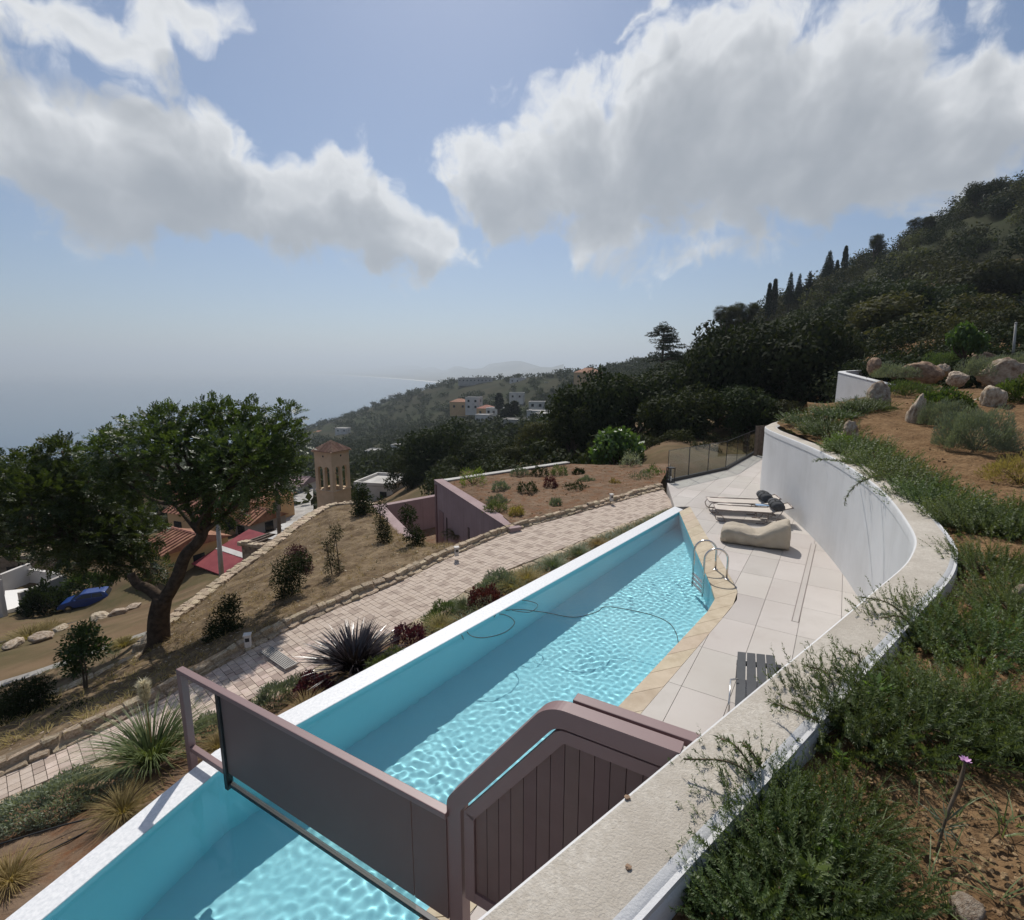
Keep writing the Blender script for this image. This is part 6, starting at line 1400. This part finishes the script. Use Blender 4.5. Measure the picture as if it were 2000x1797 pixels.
# ---- bell tower
tw = thing('bell_tower', 'square peach bell tower with arched openings and tiled pyramid roof', 'tower')
TD = 50.0; c = at(640,900,TD); tw.location = (c.x, c.y+1.2, 0); tw.rotation_euler = (0, 0, rad(-27)); hw_ = 1.18
zt = at(640,884,TD).z; zb = -15.0; z0_ = at(640,958,TD).z; z1_ = at(640,918,TD).z
for k in range(4):
    R = Matrix.Rotation(k*pi/2, 4, 'Z'); mb = MB(); e = hw_; th_ = .28
    def pane(x0, x1, za, zb_): mb.box(((x0+x1)/2, -e+th_/2, (za+zb_)/2), (x1-x0, th_, zb_-za))
    xs = [(-.78, -.12), (.12, .78)]
    pane(-e, e-th_, zb, z0_); pane(-e, -.78, z0_, zt); pane(.78, e-th_, z0_, zt); pane(-.12, .12, z0_, zt); 
    for x0, x1 in xs:
        cxx = (x0+x1)/2; rr_ = (x1-x0)/2; n = 10; za = z1_
        top = [(x0, zt)]+[(cxx-rr_*cos(pi*i/n), za+rr_*sin(pi*i/n)) for i in range(n+1)]+[(x1, zt)]
        f0 = [(x, -e, z) for x, z in top]; f1_ = [(x, -e+th_, z) for x, z in top]; m_ = len(top)
        mb.add(f0+f1_, [tuple(range(m_)), tuple(range(m_, 2*m_))[::-1]]+[(i+1, i, m_+i, m_+i+1) for i in range(m_-1)])
    mb.v = [tuple(R @ Vector(v)) for v in mb.v]; mb.build('wall', M['tower'], tw)
    hb_ = MB(); hb_.box((0.05, -e-.006, (zt+z1_+.55)/2+.22), (.17, .02, .17)); hb_.v = [tuple(R @ Vector(v)) for v in hb_.v]; hb_.build('vent_shade_plate', M['glassdark'], tw)  # dark plate on the face, its colour standing for shade inside a vent
    sl_ = MB(); sl_.box((0, -e-.03, z0_-.05), (2*e+.1, .12, .1)); sl_.v = [tuple(R @ Vector(v)) for v in sl_.v]; sl_.build('sill', M['tower'], tw)
eo = hw_+.22; za = zt-.02; zp = at(640,863,TD).z
MB().box((0, 0, zt+.04), (2*eo-.1, 2*eo-.1, .10)).build('eaves', M['tower'], tw)
rf = MB().add([(-eo, -eo, zt+.09), (eo, -eo, zt+.09), (eo, eo, zt+.09), (-eo, eo, zt+.09), (0, 0, zp)], [(0, 1, 4), (1, 2, 4), (2, 3, 4), (3, 0, 4), (3, 2, 1, 0)]).build('roof', M['towertile'], tw)
for k in range(4):
    R = Matrix.Rotation(k*pi/2, 4, 'Z')
    for j in range(-6, 7):
        x = j*.19; t1 = 1-abs(x)/eo
        if t1 < .1: continue
        a = Vector((x, -eo-.03, zt+.11)); b = Vector((x, -eo+eo*t1, zt+.09+(zp-zt-.09)*t1+.02)); MB().tube([tuple(R @ a), tuple(R @ b)], .06, 6).build('tile_row', M['towertile'], rf)
for z in (z0_+.9,):
    MB().lathe([(0.0, .62), (.1, .6), (.17, .45), (.22, .2), (.34, .0), (.30, .0), (.0, .1)], 16, (0, 0, z)).build('bell', M['bronze'], tw, True)
    MB().box((0, 0, z+.68), (2*hw_-.4, .12, .12)).build('bell_beam', M['wood'], tw)

# ---- houses
WM = None
def house(label, px, py, d, w, dp, h, rot, wall, roof='flat', roofmat=None, win=(3, 1), group=None, over=.25, rise=None, zoff=0.0, name='house', base=3.0, winmat='glassdark', ww=.9, wh=1.1):
    """px, py, d: middle of the foot of the camera side"""
    p = at(px, py, d); t = thing(name, label, 'house', p+Vector((0, dp/2, zoff)), rad(rot), group)
    MB().box((0, 0, (h-base)/2), (w, dp, h+base)).build('wall', M[wall], t)
    rise = rise or min(w, dp)*.22; o = over; rm = M[roofmat or ('redtile' if roof != 'flat' else 'flatroof')]
    if roof == 'flat':
        r_ = MB().box((0, 0, h+.06), (w+.1, dp+.1, .12)).build('roof', rm, t)
        for a, b, sx, sy in ((0, -dp/2, w+.12, .22), (0, dp/2, w+.12, .22), (-w/2, 0, .22, dp-.12), (w/2, 0, .22, dp-.12)): MB().box((a, b, h+.30), (sx, sy, .36)).build('parapet', M[wall], r_)
    else:
        W, Dp = w/2+o, dp/2+o
        if roof == 'hip':
            k = min(W, Dp); rd = [(-(W-k), 0), (W-k, 0)] if W >= Dp else [(0, -(Dp-k)), (0, Dp-k)]
            v = [(-W, -Dp, h), (W, -Dp, h), (W, Dp, h), (-W, Dp, h), (*rd[0], h+rise), (*rd[1], h+rise)]; f = [(0, 1, 5, 4), (1, 2, 5), (2, 3, 4, 5), (3, 0, 4), (3, 2, 1, 0)] if W >= Dp else [(0, 1, 4), (1, 2, 5, 4), (2, 3, 5), (3, 0, 4, 5), (3, 2, 1, 0)]
        else:
            v = [(-W, -Dp, h), (W, -Dp, h), (W, Dp, h), (-W, Dp, h), (-W, 0, h+rise), (W, 0, h+rise)]; f = [(0, 1, 5, 4), (2, 3, 4, 5), (1, 2, 5), (3, 0, 4), (3, 2, 1, 0)]
        v = [(a, b, z+.002) for a, b, z in v]; r_ = MB().add(v, f).build('roof', rm, t)
        MB().tube([v[4], v[5]] if (Vector(v[4])-Vector(v[5])).length > .1 else [v[4], (v[4][0], v[4][1], v[4][2]+.05)], .12, 6).build('ridge', rm, r_)
        if d < 70 and roof == 'gable':
            n = int(2*W/.45)
            for i in range(n+1):
                x = -W+2*W*i/n; MB().tube([(x, -Dp-.02, h+.03), (x, -.02, h+rise+.03)], .07, 5, caps=False).build('tile_row', rm, r_)
    nx, nz = win
    for k in range(nz):
        for i in range(nx):
            x = -w/2+w*(i+.5)/nx; z = h*(k+.5)/nz
            wn = MB().box((x, -dp/2-.02, z), (ww, .06, wh)).build('window', M[winmat], t); MB().box((x, -dp/2-.05, z-wh/2-.05), (ww+.2, .14, .08)).build('sill', M[wall], wn)
    for k in range(nz):
        for sgn in (-1, 1):
            wn = MB().box((sgn*(w/2+.02), 0, h*(k+.5)/nz), (.06, ww, wh)).build('window', M[winmat], t)
    return t
VG = 'village houses below the carob trees'
house('ochre yellow gable end house under the carob tree', 330,1142,37,3.2,5,2.6,-28,'yellow','gable',None,(1,1),VG,rise=.9)
house('peach house with red tiled roof behind the forked trunk', 385,1060,44,4.8,4.5,2.6,-20,'peach','gable',None,(2,1),VG,rise=1.1)
house('peach house with orange roof left of the bell tower', 490,1015,50,4.6,4.5,2.0,-24,'peach','hip',None,(2,1),VG,rise=.9)
house('house with orange hipped roof half hidden by the carob crown', 330,1010,56,5.5,5,2.8,-15,'peach','hip',None,(2,1),VG,rise=1.1)
house('house with broken terracotta roof beside the wooden pole', 470,1050,46,5.0,4,1.5,-24,'housegrey','gable',None,(2,1),VG,rise=1.0)
house('small house with pale pink roof beyond the bell tower', 570,975,64,3.4,4,1.8,-10,'housewhite','gable','mauve_wall',(1,1),VG,rise=.8)
house('white flat roofed house right of the bell tower', 742,985,62,5.2,6,2.3,-14,'housewhite','flat',None,(2,1),VG)
house('rubble stone house at the left frame edge', 20,1140,41,4.5,5,2.0,10,'stonewall','flat','stonewall',(1,1),VG)
house('house with red roof seen through the left carob', 100,1080,52,6,5,2.6,12,'peach','gable',None,(2,1),VG,rise=1.2)
# crimson stepped roof
cs = thing('crimson_roof_house', 'long crimson roofed outbuilding with pale ridge strip below the trunk', 'house', at(425,1122,36.5), rad(-32), VG)
MB().box((0, 2, -1.6), (5.2, 4, 4.0)).build('wall', M['housewhite'], cs)
rf = MB().add([(-2.9, -.4, .42), (2.9, -.4, .42), (2.9, 4.4, 1.9), (-2.9, 4.4, 1.9), (-2.9, -.4, .34), (2.9, -.4, .34), (2.9, 4.4, 1.82), (-2.9, 4.4, 1.82)], [(0, 1, 2, 3), (7, 6, 5, 4), (0, 4, 5, 1), (1, 5, 6, 2), (2, 6, 7, 3), (3, 7, 4, 0)]).build('roof', M['crimson'], cs)
MB().add([(-2.9, 1.5, 1.04), (2.9, 1.5, 1.04), (2.9, 1.95, 1.18), (-2.9, 1.95, 1.18)], [(0, 1, 2, 3)]).build('ridge_strip', M['housewhite'], rf)
# roofless stone ruin
ru = thing('stone_ruin', 'roofless rubble stone ruin with collapsed sheets on top by the kerb', 'ruin', at(528,1108,32), rad(-24), VG)
for a, b, sx, sy in ((0, 0, 4.6, .4), (0, 4.2, 4.6, .4), (-2.1, 2.1, .4, 3.8), (2.1, 2.1, .4, 3.8)): MB().box((a, b, -.6+random.uniform(0, .2)), (sx, sy, 4.0)).build('wall', M['stonewall'], ru)
MB().box((1.2, -.21, .1), (.7, .06, 1.3)).build('doorway_shade_slab', M['glassdark'], ru)  # near-black slab on the wall paints the shade of an open entrance
for k in range(9):
    x = -1.9+k*.46; MB().tube([(x, -.3, 1.48+random.uniform(0, .1)), (x+random.uniform(-.2, .2), 4.4, 1.75+random.uniform(-.15, .1))], .07, 6).build('rafter', M['wood'], ru)
for k in range(5): MB().box((random.uniform(-1.6, 1.6), random.uniform(.6, 3.6), 1.82+.03*k), (random.uniform(.8, 1.6), random.uniform(.7, 1.4), .02), random.uniform(-.3, .3)).build('roof_sheet', M['flatroof'], ru)
for k in range(10):
    MB().box((-2.2+k*.48, -.25, 1.45+random.uniform(-.05, .12)), (random.uniform(.3, .5), .4, random.uniform(.15, .3)), random.uniform(-.2, .2)).build('stone', M['kerb'], ru)
pz_ = thing('village_square', None, None); tag(pz_, kind='structure'); q = [on(500,1012,-10.5), on(612,1012,-10.5), on(612,965,-12.5), on(515,968,-12.5)]
MB().prism([tuple(p.to_2d()) for p in q], -16, lambda x, y: -10.5 if y < 47 else -11.2).build('paving', M['concrete'], pz_)
# white compound wall and forecourt by the car
cw = thing('compound_wall', 'white yard wall with grey end and open gateway beside blue car', 'wall')
def strip(p, q, h, th, mat, nm):
    A, B = Vector(p), Vector(q); d = (B-A).to_2d(); c = (A+B)/2; MB().box((c.x, c.y, c.z+h/2-.5), (d.length, th, h+1), atan2(d.y, d.x)).build(nm, mat, cw)
strip(on(5,1152,-13.0), on(62,1128,-13.0), 1.3, .3, M['housewhite'], 'yard_wall'); strip(on(62,1130,-13.0), on(118,1140,-13.0), .9, .3, M['housewhite'], 'yard_wall'); strip(on(85,1180,-13.1), on(133,1158,-13.1), 1.6, .3, M['housegrey'], 'end_wall'); strip(on(-5,1200,-13.0), on(11,1200,-13.0), 2.6, .35, M['housewhite'], 'gate_pillar'); strip(on(42,1190,-13.05), on(86,1172,-13.05), 1.3, .25, M['housegrey'], 'side_wall')
fc = thing('forecourt', None, None); tag(fc, kind='structure'); MB().prism([tuple(on(x, y, -13.0).to_2d()) for x, y in ((8,1195),(44,1185),(60,1150),(10,1155))], -14.5, -12.92).build('slab', M['sand'], fc)
dome('shrub', 'dark bush against the grey yard wall by blue car', on(88,1192,-13.2), 1.3, 1.2, 1.8, 2600, .25, .12, M['oak'], 700)
dome('shrub', 'dark hedge behind the blue car', on(175,1158,-13.0), 2.4, 1.0, 1.6, 2600, .25, .12, M['carob'], 701)
# ---- blue car
car = thing('parked_car', 'small blue hatchback parked on the dirt below carob tree', 'car'); cp = on(160,1190,-13.2); cp.z = gz(cp.x, cp.y)+.02; car.location = cp+Vector((.2, .4, 0)); car.rotation_euler = (0, 0, rad(203)); car.scale = (.86, .86, .86)
prof_ = [(-1.85,.30),(-1.88,.62),(-1.80,.86),(-1.62,.98),(-.95,1.02),(1.02,.94),(1.62,.80),(1.84,.60),(1.86,.32)]
def extr(pr, w, nm, mat, parent, taper=None):
    n = len(pr); wf = taper or (lambda x, z: w); vs = [(x, -wf(x, z), z) for x, z in pr]+[(x, wf(x, z), z) for x, z in pr]
    return MB().add(vs, [tuple(range(n)), tuple(range(n, 2*n))[::-1]]+[(i, n+i, n+(i+1) % n, (i+1) % n) for i in range(n)]).build(nm, mat, parent)
bevel(extr(prof_[::-1], .80, 'body', M['carblue'], car, lambda x, z: .80-.10*max(0, z-.6)-.08*max(0, abs(x)-1.4)), .07, 3)
cab = [(-1.66,.985),(-1.42,1.36),(-1.2,1.42),(.05,1.42),(.32,1.37),(1.02,.955)]
cb_ = extr(cab[::-1], .70, 'cabin', M['carblue'], car, lambda x, z: .74-.32*max(0, z-.97)); bevel(cb_, .05, 2)
for s in (-1, 1):
    for a in ([(-1.28,1.03),(-1.16,1.33),(-.55,1.34),(-.52,1.03)], [(-.46,1.03),(-.48,1.34),(.10,1.33),(.62,1.03)]):
        v = [(x, s*(.744-.32*max(0, z-.97)+.006), z) for x, z in a]; v2 = [(x, s*(.744-.32*max(0, z-.97)-.01), z) for x, z in a]; n = 4
        MB().add(v+v2, [(0, 1, 2, 3), (7, 6, 5, 4)]+[(i, (i+1) % 4, 4+(i+1) % 4, 4+i) for i in range(4)]).build('side_window', M['glassdark'], car)
    for x in (-1.16, 1.14):
        wh_ = MB(); wh_.tube([(x, s*.62, .30), (x, s*.82, .30)], .30, 20); w_ = wh_.build('wheel', M['rubber'], car); MB().tube([(x, s*.815, .30), (x, s*.835, .30)], .18, 14).build('rim', M['steel'], w_)
    MB().box((-1.87, s*.58, .78), (.05, .24, .18)).build('tail_light', M['crimson'], car); MB().box((1.80, s*.56, .68), (.10, .28, .14)).build('headlight', M['glass'], car)
    MB().box((.62, s*.86, .98), (.10, .14, .10)).build('mirror', M['carblue'], car); MB().box((-.15, s*.812, .82), (.16, .03, .03)).build('door_handle', M['black'], car)
def winscr(pts, nm): MB().add(pts+[(x-.01, y, z-.012) for x, y, z in pts], [(0, 1, 2, 3), (7, 6, 5, 4)]).build(nm, M['glassdark'], car)
winscr([(-1.655,-.62,1.035),(-1.655,.62,1.035),(-1.45,.54,1.345),(-1.45,-.54,1.345)], 'rear_window'); winscr([(.94,.66,1.025),(.94,-.66,1.025),(.37,-.55,1.372),(.37,.55,1.372)], 'windscreen')
MB().box((-1.90, 0, .42), (.10, 1.5, .18)).build('bumper', M['carblue'], car); MB().box((1.86, 0, .42), (.10, 1.5, .18)).build('bumper', M['carblue'], car); MB().box((-1.93, 0, .66), (.02, .48, .11)).build('number_plate', M['housewhite'], car)
# ---- poles
def pole(label, foot, top, r0, mat, arms=True, name='utility_pole'):
    t = thing(name, label, 'pole', foot); h = top.z-foot.z; MB().tube([(0, 0, -.6), (top.x-foot.x, top.y-foot.y, h)], [r0, r0*.7], 10).build('shaft', mat, t, True)
    if arms: MB().box((top.x-foot.x, top.y-foot.y, h-.35), (1.3, .09, .09), .3).build('cross_arm', M['wood'], t); [MB().lathe([(.03, 0), (.05, .05), (.03, .12)], 8, (top.x-foot.x+x, top.y-foot.y+.3*x, h-.29)).build('insulator', M['housewhite'], t) for x in (-.55, .55)]
    else: MB().lathe([(r0*.75, 0), (r0*.8, .06), (.02, .09)], 10, (top.x-foot.x, top.y-foot.y, h)).build('cap', M['concrete'], t)
pole('pale concrete pole standing in front of the crimson roof', at(433,1135,24), at(424,1005,24), .13, M['concrete'], False)
pole('dark wooden pole by the roofless ruin', at(547,1070,30), at(540,945,30), .14, M['wood'])
pole('thin lamp pole at the right edge behind the rockery', at(1980,700,27), at(1984,632,27), .07, M['concrete'], False, 'lamp_pole')
# pipe on the dirt
t = thing('water_pipe', 'long dark pipe lying across the dirt below the blue car', 'pipe'); pts = []
for x, y, z in ((-60,1275,-5.5),(60,1248,-6.6),(150,1226,-7.6),(230,1185,-10)):
    q = on(x, y, z); q.z = gz(q.x, q.y)+.12; pts.append(tuple(q))
MB().tube([tuple(p) for p in catmull(pts, 8)], .05, 8).build('pipe_run', M['rubber'], t, True)
# rubble below the bank
RB_ = 'pale rubble stones on the dirt track'
for i, (px, py, z, s_) in enumerate(((200,1232,-6.2,.5),(235,1228,-6.0,.4),(120,1246,-6.0,.35),(85,1262,-5.2,.45),(265,1215,-6.4,.35),(30,1270,-5.2,.4))):
    q = on(px, py, z); q.z = gz(q.x, q.y)+.1; o = link('rubble_stone', RM[i % 6].copy()); o.data.materials.append(M['rock']); o.location = q; o.scale = (s_, s_*.7, s_*.35); o.rotation_euler = (0, 0, i); tag(o, ('largest pale rubble stone on the dirt below the car', 'pale rubble stone right of the largest one', 'pale stone beside the dark pipe', 'flat pale stone at the edge of dirt track', 'pale stone closest to the forked trunk', 'pale stone at the left end of the dirt track')[i], 'stone', RB_)

# ---- far houses on the slope
FH = 'far houses on the coastal slope'
for a in FARH:
    lb, px, py, d, w, dp, h, rot, wl, rf_, wn = a
    house(lb, px, py, d, w, dp, h, rot, wl, rf_, None, wn, FH, base=3.0, ww=1.2, wh=1.3)
# ---- ships
def ship(label, px, py, L, rot):
    p = on(px, py, -120); t = thing('cargo_ship', label, 'ship', p, rad(rot)); s = L/100
    hull = [(-50, 0), (-50, 9), (30, 7), (44, 10), (52, 11), (44, 0)]; n = len(hull)
    wf = lambda x: 8*s*(1 if x < 30 else max(.08, 1-(x-30)/23)); MB().add([(x*s, -wf(x), (z-1.5)*s) for x, z in hull]+[(x*s, wf(x), (z-1.5)*s) for x, z in hull], [tuple(range(n)), tuple(range(n, 2*n))[::-1]]+[(i, n+i, n+(i+1) % n, (i+1) % n) for i in range(n)]).build('hull', M['black'], t)
    MB().box((32*s, 0, 13*s), (14*s, 12*s, 14*s)).build('superstructure', M['housegrey'], t); MB().box((34*s, 0, 23*s), (5*s, 5*s, 8*s)).build('funnel', M['crimson'], t); MB().tube([(-10*s, 0, 6*s), (-10*s, 0, 26*s)], 1.2*s, 6).build('mast', M['black'], t); MB().tube([(24*s, 0, 18*s), (24*s, 0, 34*s)], 1.0*s, 6).build('mast', M['black'], t)
    MB().box((-15*s, 0, 8.5*s), (55*s, 10*s, 3*s)).build('hatch', M['housegrey'], t)
ship('cargo ship lying off the coastal slope', 770, 773, 58, 12); ship('smaller boat near the shore beyond the carob crown', 628, 827, 22, 5)

q = strew(SURF['roof_garden_ground'] if 'roof_garden_ground' in SURF else SURF['roof_soil'], 700, np.random.default_rng(5)); gravel('roof_pebbles', 'small stones scattered over the green roof soil', q, np.random.default_rng(6).uniform(.012, .04, len(q)), M['clod'], 8)
